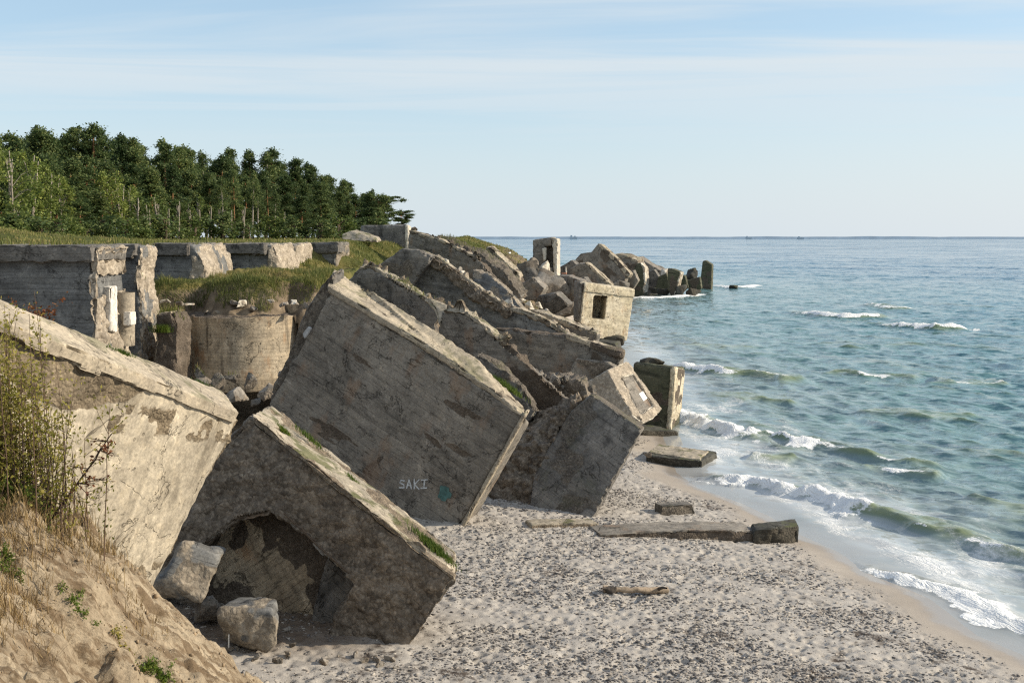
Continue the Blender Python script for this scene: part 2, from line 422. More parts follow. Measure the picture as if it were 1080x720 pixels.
# ------------------------------------------------------------------ ground shape
_sh = [(PZ(x, y, 0).y, PZ(x, y, 0).x) for x, y in
       ((1150, 722), (1080, 690), (1034, 670), (984, 631), (930, 608), (887, 582), (840, 561), (817, 546), (785, 531), (739, 515), (715, 498))]
_sh = [(0, _sh[0][1] + 2.5), (15, _sh[0][1] + 1.2)] + sorted(_sh) + [(62, 8.0), (75, 8.6), (88, 9.4), (100, 9.6), (118, 9.8), (140, 10.5), (165, 13), (190, 18), (212, 21), (232, 17), (260, 5), (300, -12), (400, -36), (900, -95), (4000, -420)]
SHY, SHX = np.array(_sh).T
TOE = np.array([(0, -3.0), (20, -7), (30, -11), (43, -11.5), (50, -8), (60, -4), (75, 0.5), (100, 4), (130, 7), (160, 9), (200, 12), (225, 9), (260, 0), (320, -24), (900, -105), (4000, -430)])
TOP = np.array([(0, -30), (20, -40), (51.6, -46), (52.2, -15.8), (53.5, -18.5), (60.6, -18.5), (61.4, -15), (62.5, -17), (67.6, -17), (68.4, -14.4), (74.4, -14.6), (76, -13), (85, -12.5), (100, -10.5), (118, -8.5), (132, -6.5), (146, -5.5), (160, -5), (200, -9), (230, -13), (260, -19), (320, -34), (900, -115), (4000, -440)])
def shore_x(y): return np.interp(y, SHY, SHX)
def toe_x(y): return np.interp(y, TOE[:, 0], TOE[:, 1])
def top_x(y): return np.interp(y, TOP[:, 0], TOP[:, 1])
def ground_h(x, y):
    x = np.asarray(x, float); y = np.asarray(y, float)
    s, a, b = shore_x(y), toe_x(y), top_x(y)
    wet = -(x - s) * .075
    tb = np.clip((s - x) / np.maximum(s - a, .5), 0, 1)
    beach = 1.35 * (1 - (1 - tb)**1.7) * np.minimum(1, (s - a) / 12 + .15)
    tc = np.clip((a - x) / np.maximum(a - b, .5), 0, 1)
    z = np.where(x > s, np.maximum(wet, -4), beach + tc * (9.45 - beach))
    p2 = np.c_[x, y]
    z = z + np.where(tc > 0, 1, 0) * sstep(0, .1, tc) * .35 * fbm(p2 * .35, 4, 3)
    inl = np.clip((b - x) / 12, 0, 1)
    z = z + inl * (.12 * fbm(p2 * .12, 3, 5) + .02)
    # dune hump behind the first ruin
    z = z + 1.25 * np.exp(-(((x + 38) / 10)**2 + ((y - 72) / 11)**2)) + .15 * np.exp(-(((x + 22) / 5)**2 + ((y - 92) / 9)**2))
    z = z + 2.6 * np.exp(-(((x - 1) / 5.5)**2 + ((y - 142) / 9)**2))
    # the grass knoll on the slope behind the big blocks
    z = z + 1.0 * np.exp(-(((x + 8.6) / 3)**2 + ((y - 72) / 7)**2))
    return z
def beach_detail(x, y):
    s, a = shore_x(y), toe_x(y)
    d = (s - x) * .88
    m = sstep(.9, 2.0, d + .7 * fbm(np.c_[x, y] * .5, 3, 41)) * (1 - sstep(.0, 2.0, a - x))
    p = np.c_[x, y]
    pat = .6 + .4 * sstep(-.35, .15, fbm(p * .33, 3, 44))
    pw = p + .12 * np.c_[fbm(p * 1.7, 2, 53), fbm(p * 1.7, 2, 54)]
    w, cid = worley(np.c_[pw * np.array([3.4, 3.9]), np.zeros(len(p))], 47)
    w2, _ = worley(np.c_[pw * 6.3 + 5, np.zeros(len(p))], 49)
    dim = -.10 * (.4 + .9 * cid) * (1 - sstep(.12, .52, w)) - .04 * (1 - sstep(.1, .5, w2)) + .05 * fbm(p * 1.6, 4, 51)
    return m * pat * dim, m

def grid(xs_, ys_):
    X, Y = np.meshgrid(xs_, ys_)
    nx, ny = len(xs_), len(ys_)
    i, j = np.meshgrid(np.arange(ny - 1), np.arange(nx - 1), indexing='ij')
    Fq = np.stack([i * nx + j, i * nx + j + 1, (i + 1) * nx + j + 1, (i + 1) * nx + j], -1).reshape(-1, 4)
    return X.ravel(), Y.ravel(), Fq
def lines(*segs):
    out = []
    for a, b, s0, s1 in segs:
        v = a
        while v < b - 1e-6:
            out.append(v); v += s0 + (s1 - s0) * (v - a) / (b - a)
    out.append(segs[-1][1]); return np.array(out)
def compact(V, Fq, attrs):
    used = np.unique(Fq); mp = np.full(len(V), -1); mp[used] = np.arange(len(used))
    return V[used], mp[Fq], {k: v[used] for k, v in attrs.items()}

gx = lines((-700, -60, 40, 4), (-60, -10, 1.2, .35), (-10, -5.5, .25, .07), (-5.5, 14, .055, .06), (14, 60, .3, 3))
gy = lines((-40, 14, 4, .5), (14, 20, .3, .06), (20, 34, .05, .06), (34, 62, .07, .16), (62, 130, .3, .8), (130, 420, 1, 6), (420, 4000, 20, 400))
X, Y, FQ = grid(gx, gy)
Z = ground_h(X, Y)
near = (X > -9) & (X < 16) & (Y > 16) & (Y < 66)
det = np.zeros(len(X)); msk = np.zeros(len(X))
det[near], msk[near] = beach_detail(X[near], Y[near])
Z = Z + det
# the ground keeps clear of the observer's own dune, built apart
Z = np.where((Y < 14), np.minimum(Z, 1.2), Z)
V = np.c_[X, Y, Z]
fx = X[FQ].mean(1); fy = Y[FQ].mean(1)
isbeach = fx > toe_x(fy) - 1.2
seaw = fx < shore_x(fy) + 45
pebm = msk
for nm, sel in (('beach', isbeach & seaw), ('clifftop', ~isbeach)):
    v, f, at = compact(V, FQ[sel], {'dirt': np.exp(-((np.maximum(np.abs(X + 5.6) - 1.7, 0) / .9)**2 + (np.maximum(np.abs(Y - 26.3) - 2.0, 0) / .9)**2)), 'dry': np.clip((shore_x(Y) - X) * .88, -5, 30), 'peb': pebm, 'high': np.clip((toe_x(Y) - X) / np.maximum(toe_x(Y) - top_x(Y), .5), 0, 2)})
    if nm == 'beach':
        m, t = mat('sand_beach'); co = t.obj()
        dry = t.attr('dry').outputs['Fac']; pb = t.attr('peb').outputs['Fac']
        n = t.noise(co, 2.2, 8, .7); n2 = t.noise(co, .35, 5, .6)
        fine = t.noise(co, 34, 4, .7)
        sand = t.mix(t.rng(n2, .35, .65), (.40, .355, .30), (.32, .28, .235))
        grey = t.mix(t.rng(n, .3, .7), (.425, .395, .355), (.305, .282, .255))
        col = t.mix(pb, sand, grey)
        col = t.mix(.7, col, t.ramp(fine, [(.3, (.75,) * 3), (.7, (1.2,) * 3)]), 'MULTIPLY')
        drn = t.math('ADD', dry, t.math('MULTIPLY', t.math('SUBTRACT', t.noise(co, .6, 4), .5), 1.4))
        wetf = t.math('SUBTRACT', 1.0, t.rng(drn, .15, 1.3))
        dirt = t.attr('dirt').outputs['Fac']
        col = t.mix(t.math('MULTIPLY', dirt, t.rng(n, .3, .6, .75, 1.0)), col, (.135, .10, .072))
        col = t.mix(t.math('MULTIPLY', wetf, .65), col, (.27, .235, .20))
        rgh = t.rng(wetf, .45, 1.0, .95, .16)
        weed = t.math('MULTIPLY', t.rng(t.noise(co, .55, 5, .6), .57, .66), pb)
        col = t.mix(t.math('MULTIPLY', weed, t.rng(t.noise(co, 5, 5, .7), .42, .55)), col, (.07, .055, .045))
        finish(t, col, rgh, t.math('MULTIPLY', t.math('ADD', n, fine), t.math('SUBTRACT', 1.0, wetf)), .02, .6, .35)
    else:
        m, t = mat('clifftop_turf'); co = t.obj()
        hi = t.attr('high').outputs['Fac']
        n = t.noise(co, .8, 8, .7); n2 = t.noise(co, .12, 5, .6)
        turf = t.mix(t.rng(n2, .4, .6), (.075, .085, .026), (.15, .13, .048))
        earth = t.mix(t.rng(n, .35, .65), (.11, .085, .06), (.235, .185, .13))
        gm = t.rng(t.math('ADD', hi, t.math('MULTIPLY', t.math('SUBTRACT', n, .5), 1.6)), .45, .75)
        col = t.mix(gm, earth, turf)
        col = t.mix(.7, col, t.ramp(n, [(.3, (.6,) * 3), (.7, (1.25,) * 3)]), 'MULTIPLY')
        finish(t, col, .95, n, .12, .8, .1)
    setting(nm, np_mesh(nm, v, f, at), m)

def H(x, y): return float(ground_h(np.array([x]), np.array([y]))[0])
def HB(x, y):
    return H(x, y)

# ------------------------------------------------------------------ the dune below the observer
def dune_h(x, y):
    x = np.asarray(x, float); y = np.asarray(y, float)
    p = np.c_[x, y]
    xx = np.minimum(x + .5 * fbm(p * .6, 3, 63), 1e9)
    z = 6.72 - 1.0 * np.maximum(xx + 4.85, -.25) - .12 * np.minimum(xx + 5.1, 0) - .42 * (y - 12)
    z = np.where(y < 12, np.minimum(z, 7.0 - 1.0 * np.maximum(xx + 4.85, -.2) + .05 * (12 - y)), z)
    ye = np.interp(x, [-9, -5.4, -4.9, -4.3, -3.6, -3.0, -2.0], [11.6, 12.4, 12.9, 13.9, 15.3, 16.2, 17.0])
    z = z - 2.2 * np.maximum(y + .35 * fbm(p * 1.1, 3, 61) - ye, 0)
    z = z + .26 * fbm(p * np.array([1.2, .8]), 6, 60, .58) - .16 * sstep(.12, .3, fbm(p * 2.1 + 31, 5, 65, .6)) * (x < -4.2)
    q = np.c_[.92 * x + .39 * y, .92 * y - .39 * x]
    gul = fbm(q * np.array([.9, 3.8]), 5, 66, .6)
    z = z + .14 * gul + .13 * fbm(p * 5, 6, 67, .7) - .10 * sstep(.15, .5, fbm(p * 2.3 + 9, 4, 69))
    # the edge the observer stands on
    own = 8.4 - 4.5 * np.maximum(y - 1.6, 0) - .0 * x
    own = np.where(y < 1.6, 8.4 + .1 * fbm(p, 3, 70), own)
    z = np.where(y < 6, np.maximum(np.minimum(z, 12 - .95 * y - 3.2), own), z)
    return z
dx = lines((-14, -7, .3, .08), (-7, -2, .03, .03), (-2, 6, .1, .6)); dy = lines((-8, 6, .8, .15), (6, 9, .1, .035), (9, 17.5, .03, .03), (17.5, 22, .08, .2))
X, Y, FQ = grid(dx, dy)
Z = np.maximum(dune_h(X, Y), .3)
keep = (Z[FQ].max(1) > .45)
v, f, at = compact(np.c_[X, Y, Z], FQ[keep], {'k': np.zeros(len(X))})
m, t = mat('dune_sand'); co = t.obj()
n = t.noise(co, 1.1, 8, .65); fine = t.noise(co, 22, 6, .7); n3 = t.noise(t.rotscale(co, 23, .8, 4.2), 1.5, 8, .74)
col = t.mix(t.rng(n, .35, .65), (.40, .33, .235), (.27, .215, .15))
col = t.mix(t.math('MULTIPLY', t.rng(n3, .48, .58), .8), col, (.13, .088, .052))
col = t.mix(t.math('MULTIPLY', t.rng(t.noise(co, 3.3, 6, .7), .53, .64), .65), col, (.10, .07, .042))
col = t.mix(.8, col, t.ramp(fine, [(.28, (.62,) * 3), (.72, (1.25,) * 3)]), 'MULTIPLY')
finish(t, col, .95, t.math('ADD', fine, t.math('MULTIPLY', n3, 1.5)), .035, .8, .1)
DUNE_MAT = m
setting('dune', np_mesh('dune', v, f), m)
def DH(x, y): return float(dune_h(np.array([x]), np.array([y]))[0])

# ------------------------------------------------------------------ sea
def polydist(px_, py_, line):
    """distance to a polyline, signed side, and running parameter 0..1"""
    best = np.full(len(px_), 1e9); sd = np.zeros(len(px_)); tt = np.zeros(len(px_))
    L = np.r_[0, np.cumsum(np.linalg.norm(np.diff(line, axis=0), axis=1))]
    for i in range(len(line) - 1):
        a, b = line[i], line[i + 1]; e = b - a; l2 = e @ e
        t_ = np.clip(((px_ - a[0]) * e[0] + (py_ - a[1]) * e[1]) / l2, 0, 1)
        qx = px_ - a[0] - t_ * e[0]; qy = py_ - a[1] - t_ * e[1]
        d = np.hypot(qx, qy); m_ = d < best
        s_ = np.sign(e[0] * qy - e[1] * qx)
        best = np.where(m_, d, best); sd = np.where(m_, s_, sd); tt = np.where(m_, (L[i] + t_ * (L[i + 1] - L[i])) / L[-1], tt)
    return best, sd, tt
# crest lines: points as measured, height, width, foam span (start, end of the line), foam thickness
BREAK = [
    ([(758, 503), (800, 508), (850, 520), (900, 533), (950, 546), (1000, 560), (1080, 584), (1180, 614)], .36, .5, (0, .42), .8),
    ([(925, 594), (985, 612), (1040, 634), (1100, 660), (1160, 690)], .13, .4, (0, 1), .95),
    ([(808, 457), (850, 466), (890, 473), (950, 483), (1010, 492)], .36, .65, (.0, .36), .9),
    ([(686, 427), (716, 436), (745, 447), (790, 460), (812, 466)], .32, .7, (0, .9), 1.0),
    ([(706, 386), (745, 391), (800, 396), (850, 402)], .45, 1.1, (0, .5), 1.1),
    ([(846, 330), (890, 334), (945, 334)], .5, 1.5, (0, .9), 1.3),
    ([(938, 342), (985, 346), (1026, 346)], .5, 1.5, (0, 1), 1.0),
    ([(975, 401), (1020, 403), (1068, 403)], .3, 1.1, (.3, .7), .5),
    ([(785, 479), (812, 481), (840, 484)], .2, .6, (2, 2), 0),
    ([(915, 486), (955, 495), (1000, 500)], .26, .7, (.3, .6), .5),
    ([(870, 390), (920, 395), (975, 398)], .3, 1.1, (.4, .65), .4),
    ([(740, 413), (790, 419), (850, 424)], .2, 1.0, (2, 2), 0),
    ([(905, 430), (960, 436), (1030, 442)], .2, 1.0, (2, 2), 0),
    ([(860, 359), (920, 362), (980, 362)], .2, 1.5, (2, 2), 0),
    ([(748, 301), (775, 303), (802, 300)], .3, 1.6, (0, 1), 1.6),
    ([(664, 313), (690, 313), (716, 312), (742, 309)], .25, 1.2, (0, 1), 1.3),
    ([(690, 360), (740, 364), (800, 366)], .2, 1.3, (2, 2), 0),
    ([(1010, 520), (1050, 528), (1110, 540)], .2, .7, (2, 2), 0),
    ([(915, 321), (940, 325), (965, 325)], .4, 1.6, (0, 1), .6),
]
dxn = np.unique(np.r_[np.arange(-.62, -.12, .02), np.arange(-.12, .54, .0028), np.arange(.54, 1.2, .02)])
yy = [13.0]
while yy[-1] < 28000:
    q = yy[-1]; yy.append(q + max(.075, q * (.0031 if q < 150 else .0045 if q < 500 else .012 if q < 2000 else .06)))
yy = np.array(yy)
T, Y, FQ = grid(dxn, yy)
X = T * Y
X0, Y0 = X.copy(), Y.copy()
sd = (X - shore_x(Y)) * .88                 # metres seaward of the waterline
ok = sd > -3
depth = np.clip(sd * .075, 0, 4)
calm = sstep(-.5, 5, sd) * .8 + .2 * sstep(0, 30, sd)
Zs = np.zeros(len(X)); Xs = np.zeros(len(X)); Ys = np.zeros(len(X)); slope = np.zeros(len(X))
r_ = np.random.default_rng(5)
spacing = np.maximum(.09, .0042 * Y)
nw = 80
for i in range(nw):
    lam = .75 * (15 / .75)**((i + r_.random()) / nw)
    th = math.atan2(-.62, -.78) + r_.normal() * .55
    kx, ky = math.cos(th), math.sin(th); k = 2 * math.pi / lam
    amp = .0105 * lam**.80 * r_.uniform(.6, 1.4) * (1.3 if lam < 3.2 else .36)
    ph = k * (kx * X0 + ky * Y0) + r_.uniform(0, 6.28)
    fade = 1 - sstep(.16, .42, spacing / lam)
    env = .65 + .7 * vnoise(np.c_[X0, Y0] / (lam * 3.5) + i * 7.1, 90 + i)
    a_ = amp * fade * calm * np.clip(env, .05, 2)
    Zs += a_ * np.cos(ph); Xs -= .9 * a_ * kx * np.sin(ph); Ys -= .9 * a_ * ky * np.sin(ph)
foam = np.zeros(len(X)); crest = np.zeros(len(X))
sw = np.c_[X0, Y0]
nz1 = np.zeros(len(X)); nearm = (Y < 330) & (sd > -4)
nz1[nearm] = fbm(sw[nearm] * .9, 5, 71)
for pts, hgt, wid, (f0, f1), fth in BREAK:
    ln = np.array([(PZ(a, b, .2).x, PZ(a, b, .2).y) for a, b in pts])
    lo, hi = ln.min(0) - 9, ln.max(0) + 9
    m_ = (X0 > lo[0]) & (X0 < hi[0]) & (Y0 > lo[1]) & (Y0 < hi[1])
    if not m_.any(): continue
    wob = .5 * fbm(sw[m_] * .45, 3, 77)
    d, s, tt = polydist(X0[m_] + wob, Y0[m_] + wob * .5, ln)
    s = -s                                        # +: shoreward of the crest
    e = d * s
    ends = sstep(0, .12, tt) * (1 - sstep(.86, 1, tt))
    ends = np.where((f0 <= 0) & (tt < .12), np.maximum(ends, .5), ends)
    prof = np.where(e > 0, np.exp(-(e / (wid * .65))**2), np.exp(-(e / (wid * 1.9))**2))
    lump = 1 + .35 * fbm(sw[m_] * .8, 3, 79)
    Zs[m_] += hgt * prof * ends * lump
    crest[m_] = np.maximum(crest[m_], np.where(e > 0, np.exp(-(e / (wid * .6))**2), np.exp(-(e / (wid * .35))**2)) * ends * np.clip(.75 + .9 * fbm(sw[m_] * .7, 3, 91), 0, 1) * (.55 if hgt < .37 else .9))
    if fth > 0:
        inside = sstep(f0 - .04, f0 + .04, tt) * (1 - sstep(f1 - .09, f1 + .06, tt + .12 * nz1[m_]))
        band = np.where(e > 0, 1 - sstep(fth * .55, fth, e + .7 * nz1[m_]), 1 - sstep(.15 * fth, .75 * fth, -e + .7 * nz1[m_]))
        ff = band * inside
        foam[m_] = np.maximum(foam[m_], ff)
        if f1 < 1: foam[m_] = np.maximum(foam[m_], .75 * np.exp(-(e / .22)**2) * ends * sstep(-.05, .3, fbm(sw[m_] * .8 + 3, 3, 95)) * (tt > f0))
        bub = fbm(np.c_[sw[m_] * 2.6, np.zeros(m_.sum())], 4, 83)
        Zs[m_] += ff * (.10 + .20 * bub) * min(1, fth) * (1 if hgt > .3 else .35)
# the wash behind and before the breakers, thinning to lace
lace = np.zeros(len(X))
fl = np.zeros(len(X)); fl[nearm] = fbm(sw[nearm] * np.array([.55, .35]), 4, 87)
lace = (1 - sstep(3.5, 9.5, sd + 2.5 * fl)) * sstep(.3, 1.6, sd) * .42
lace = np.maximum(lace, .6 * (1 - sstep(1.2, 3.6, sd + 1.2 * fl)) * sstep(.6, 1.4, sd + .6 * nz1) * (Y < 60))
lace = np.where(Y > 70, lace * .6, lace)
X = X + Xs; Y = Y + Ys
depth = np.clip(((X0 - shore_x(Y0)) * .88 + Zs * 2) * .075, -.05, 4)
V = np.c_[X, Y, Zs * 1.0 + .01]
keep = ok[FQ].any(1)
v, f, at = compact(V, FQ[keep], {'foam': foam, 'crest': crest, 'lace': lace, 'sd': np.clip(sd, -3, 400), 'far': np.clip(Y0 / 600, 0, 6)})
m, t = mat('sea_water'); co = t.obj()
A_ = {k: t.attr(k).outputs['Fac'] for k in ('foam', 'crest', 'lace', 'sd', 'far')}
ws = t.rotscale(co, 45, 1, .4)
n_big = t.noise(t.scale(co, .03, .045, 1), 1.0, 5, .6)
dd = t.math('ADD', A_['sd'], t.math('MULTIPLY', t.math('SUBTRACT', n_big, .5), 26))
body = t.ramp(t.math('DIVIDE', dd, 120.0), [(0, (.50, .525, .53)), (.03, (.20, .255, .255)), (.1, (.125, .23, .235)), (.4, (.07, .19, .235)), (1, (.028, .13, .22))])
sepz = t.new('ShaderNodeSeparateXYZ', {0: co}).outputs[2]
grn = t.math('MULTIPLY', t.rng(sepz, .06, .30), t.math('SUBTRACT', 1.0, t.rng(A_['sd'], 60, 190, 0, .8)))
body = t.mix(t.math('MULTIPLY', grn, .75), body, (.14, .18, .085))
body = t.mix(t.math('MULTIPLY', A_['crest'], t.rng(t.noise(ws, .9, 5, .65), .36, .6, .3, 1.0)), body, (.30, .335, .17))
# ripples
nrm = t.new('ShaderNodeNewGeometry').outputs['Normal']
def tilt(n0, vec, scl, k, det=4, f=None):
    q = t.new('ShaderNodeVectorMath', {0: t.noise(vec, scl, det, .6, 0, 1), 1: (.5, .5, .5)}, operation='SUBTRACT').outputs[0]
    q = t.new('ShaderNodeVectorMath', {0: q, 1: (k, k, 0)}, operation='MULTIPLY').outputs[0]
    if f is not None: q = t.new('ShaderNodeVectorMath', {0: q, 'Scale': f}, operation='SCALE').outputs[0]
    return t.new('ShaderNodeVectorMath', {0: n0, 1: q}, operation='ADD').outputs[0]
shoal = t.rng(A_['sd'], .5, 6, .06, 1)
nrm = tilt(nrm, ws, 4.2, 1.05, 5, shoal); nrm = tilt(nrm, ws, 1.5, 1.5, 5, shoal); nrm = tilt(nrm, ws, .36, .85, 5, shoal)
nrm = tilt(nrm, ws, .05, 1.0, 5, t.rng(A_['far'], .15, .8)); nrm = tilt(nrm, ws, .012, .9, 5, t.rng(A_['far'], .5, 2))
nrm = t.new('ShaderNodeVectorMath', {0: nrm}, operation='NORMALIZE').outputs[0]
wat = t.new('ShaderNodeBsdfPrincipled', {'Base Color': body, 'Roughness': .08, 'IOR': 1.333, 'Specular IOR Level': .5, 'Normal': nrm})
wsh = t.rotscale(co, 22, 2.0, .8)
def ridge(sc_, dist): 
    q = t.noise(wsh, sc_, 4, .6, dist)
    return t.math('SUBTRACT', 1.0, t.math('MULTIPLY', t.math('ABSOLUTE', t.math('SUBTRACT', q, .5)), 9.0), clamp=True)
lc_ = t.math('MAXIMUM', ridge(.8, .6), t.math('MULTIPLY', ridge(1.9, .5), .8))
fz = t.noise(co, 3.2, 7, .7)
fsolid = t.rng(t.math('ADD', A_['foam'], t.math('MULTIPLY', t.math('SUBTRACT', fz, .5), 1.7)), .44, .64)
lc = lc_
lz = t.noise(t.scale(co, .5, .28, 1), 1.0, 5, .65)
flace = t.math('MULTIPLY', t.rng(t.math('ADD', t.math('MULTIPLY', A_['lace'], .9), t.math('MULTIPLY', t.math('SUBTRACT', t.math('ADD', lz, t.math('MULTIPLY', fz, .5)), .75), 1.6)), .3, .75), t.math('ADD', t.math('MULTIPLY', lc, .75), t.math('MULTIPLY', A_['lace'], .45)), clamp=True)
flace = t.math('MULTIPLY', flace, t.rng(A_['lace'], .02, .25))
ftot = t.math('MAXIMUM', fsolid, flace)
fb = t.new('ShaderNodeBump', {'Height': t.math('ADD', fz, lc), 'Distance': .06, 'Strength': .7}).outputs[0]
fo = t.new('ShaderNodeBsdfPrincipled', {'Base Color': (.80, .81, .80, 1), 'Roughness': .75, 'Specular IOR Level': .2, 'Normal': fb})
mx = t.new('ShaderNodeMixShader', {0: ftot, 1: wat.outputs[0], 2: fo.outputs[0]}).outputs[0]
tr = t.new('ShaderNodeBsdfTransparent').outputs[0]
al = t.math('MAXIMUM', t.rng(A_['sd'], -.1, 2.2, .55, 1.0), ftot)
mx2 = t.new('ShaderNodeMixShader', {0: al, 1: tr, 2: mx}).outputs[0]
t.new('ShaderNodeOutputMaterial', {0: mx2})
setting('sea', np_mesh('sea', v, f, at), m)

# ------------------------------------------------------------------ far shore on the horizon
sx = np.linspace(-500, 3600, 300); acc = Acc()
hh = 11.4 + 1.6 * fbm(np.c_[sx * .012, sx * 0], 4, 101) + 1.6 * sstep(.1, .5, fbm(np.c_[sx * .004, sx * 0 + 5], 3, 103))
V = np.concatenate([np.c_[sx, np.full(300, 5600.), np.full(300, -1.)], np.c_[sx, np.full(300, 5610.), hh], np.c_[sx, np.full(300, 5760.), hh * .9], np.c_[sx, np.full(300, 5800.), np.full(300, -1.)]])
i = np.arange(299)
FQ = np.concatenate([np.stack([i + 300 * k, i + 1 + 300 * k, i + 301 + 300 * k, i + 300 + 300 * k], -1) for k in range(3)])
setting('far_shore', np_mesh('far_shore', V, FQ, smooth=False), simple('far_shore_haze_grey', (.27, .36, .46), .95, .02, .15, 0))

# ------------------------------------------------------------------ sky, sun, camera
SUN_EL, SUN_AZ = R(25), R(86)          # azimuth from the line of sight towards the right
sun_dir = Vector((math.sin(SUN_AZ) * math.cos(SUN_EL), math.cos(SUN_AZ) * math.cos(SUN_EL), math.sin(SUN_EL)))
L = bpy.data.lights.new('sun', 'SUN'); L.energy = 4.3; L.angle = R(.53); L.color = (1, .87, .68)
so = bpy.data.objects.new('sun', L); COL.objects.link(so); so.rotation_euler = sun_dir.to_track_quat('Z', 'Y').to_euler()
w = bpy.data.worlds.new('World'); sc.world = w; w.use_nodes = True
t = NT(w)
sky = t.new('ShaderNodeTexSky', sky_type='NISHITA', sun_disc=False, sun_elevation=SUN_EL, sun_rotation=SUN_AZ, altitude=0, air_density=1.0, dust_density=.4, ozone_density=1.5)
dirv = t.new('ShaderNodeTexCoord').outputs['Generated']
sp = t.new('ShaderNodeSeparateXYZ', {0: dirv})
zc = t.math('MAXIMUM', sp.outputs[2], .02)
pl = t.new('ShaderNodeCombineXYZ', {0: t.math('DIVIDE', sp.outputs[0], zc), 1: t.math('DIVIDE', sp.outputs[1], zc), 2: 0.0}).outputs[0]
rot = t.new('ShaderNodeMapping', {'Vector': pl, 'Rotation': (0, 0, R(14)), 'Scale': (.20, .52, 1), 'Location': (3.3, 1.2, 0)}).outputs[0]
c1 = t.noise(rot, 1.0, 6, .55, .8); c2 = t.noise(t.scale(pl, .07, .14, 1, (1.7, .4, 0)), 1.0, 4, .55)
cm = t.math('MULTIPLY', t.rng(t.math("ADD", t.math("MULTIPLY", c1, .95), t.math("MULTIPLY", c2, .5)), .60, .82), t.rng(sp.outputs[2], .06, .16))
veil = t.mix(t.math('MULTIPLY', .6, t.math('SUBTRACT', 1.0, t.rng(sp.outputs[2], .25, .6))), sky.outputs[0], (2.0, 2.72, 3.3))
skyc = t.mix(t.math('MULTIPLY', cm, .8), veil, (3.6, 3.85, 3.98))
hz = t.math('SUBTRACT', 1.0, t.rng(sp.outputs[2], -.03, .17))
skyc = t.mix(t.math('MULTIPLY', hz, .9), skyc, (3.2, 3.6, 3.95))
glow = t.math('MULTIPLY', t.rng(sp.outputs[0], .0, .55), t.math('SUBTRACT', 1.0, t.rng(sp.outputs[2], .0, .22)))
skyc = t.mix(t.math('MULTIPLY', glow, .5), skyc, (3.75, 3.95, 4.05))
bg = t.new('ShaderNodeBackground', {0: skyc, 1: .15})
t.new('ShaderNodeOutputWorld', {0: bg.outputs[0]})
cam = bpy.data.cameras.new('camera'); co_ = bpy.data.objects.new('camera', cam); COL.objects.link(co_)
cam.sensor_width = 36; cam.lens = FPX / 1080 * 36; cam.clip_start = .1; cam.clip_end = 60000
co_.location = (0, 0, CAMZ); co_.rotation_euler = (math.pi / 2 - TH, 0, 0)
sc.camera = co_
sc.view_settings.view_transform = 'Standard'; sc.view_settings.look = 'None'; sc.view_settings.gamma = 1; sc.view_settings.use_curve_mapping = False
sc.view_settings.exposure = 0.5
sc.cycles.use_denoising = False
sc.cycles.pixel_filter_type = 'BLACKMAN_HARRIS'; sc.cycles.filter_width = 1.25
sc.cycles.sample_clamp_indirect = 4.0; sc.cycles.sample_clamp_direct = 0
sc.cycles.max_bounces = 6; sc.cycles.transparent_max_bounces = 6
# ------------------------------------------------------------------ the ruins
def rootat(name, label, cat, px, py, Y, group=None):
    p = P(px, py, Y); return thing(name, label, cat, (p.x, p.y, p.z), group)
def lmask(f):                        # mask given in world-ish local coordinates
    return f

# --- the pale leaning slab in the left foreground
g = rootat('leaning_slab', 'big pale sunlit concrete slab leaning over the sandy dune at the left foreground', 'ruin block', 155, 628, 21.5)
pln = ((0, 345, 16.5), (250, 440, 23.0), (155, 628, 21.5))
B1O = np.array([-3.2, 0., 1.9]); B1A = np.array([[1., 0.], [0., 0.], [0., -1.]])
@seen
def B1MASK(p, px, py):
    # the spalled band under the coping at its upper end
    low = np.interp(px, [-100, 0, 20, 60, 100, 135, 160], [330, 395, 412, 428, 430, 424, 405])
    return sstep(-6, 6, low - py + 14 * fbm(p * 1.1, 4, 4))
@seen
def B1PITS(p, px, py):
    low = np.interp(px, [0, 60, 155], [540, 572, 622])
    zone = np.maximum(sstep(30, 0, np.abs(py - (435 + .1 * (px - 150)) - 8)) * (px > 110) * (px < 240), sstep(-14, 18, py - low + 32))
    return zone * sstep(.08, .22, fbm(p * 2.6, 4, 8))
block('wall_panel', g, [(-120, 294), (250, 441), (155, 632), (120, 760), (-60, 720)], pln, (-.62, .95, .32), M_['pale'], vox=.055, amp=.018, chip=.07, seed=3,
      rough=[('front', .16, B1MASK),
             ('front', .12, B1PITS),
             (1, .12, None)])
block('coping', g, [(-120, 290), (252, 435), (247, 447), (170, 418), (90, 391), (0, 352), (-120, 308)], ((0, 343, 16.38), (250, 438, 22.88), (155, 628, 21.40)), (-.55, .9, .33), M_['coping'], vox=.05, amp=.03, chip=.10, seed=4)

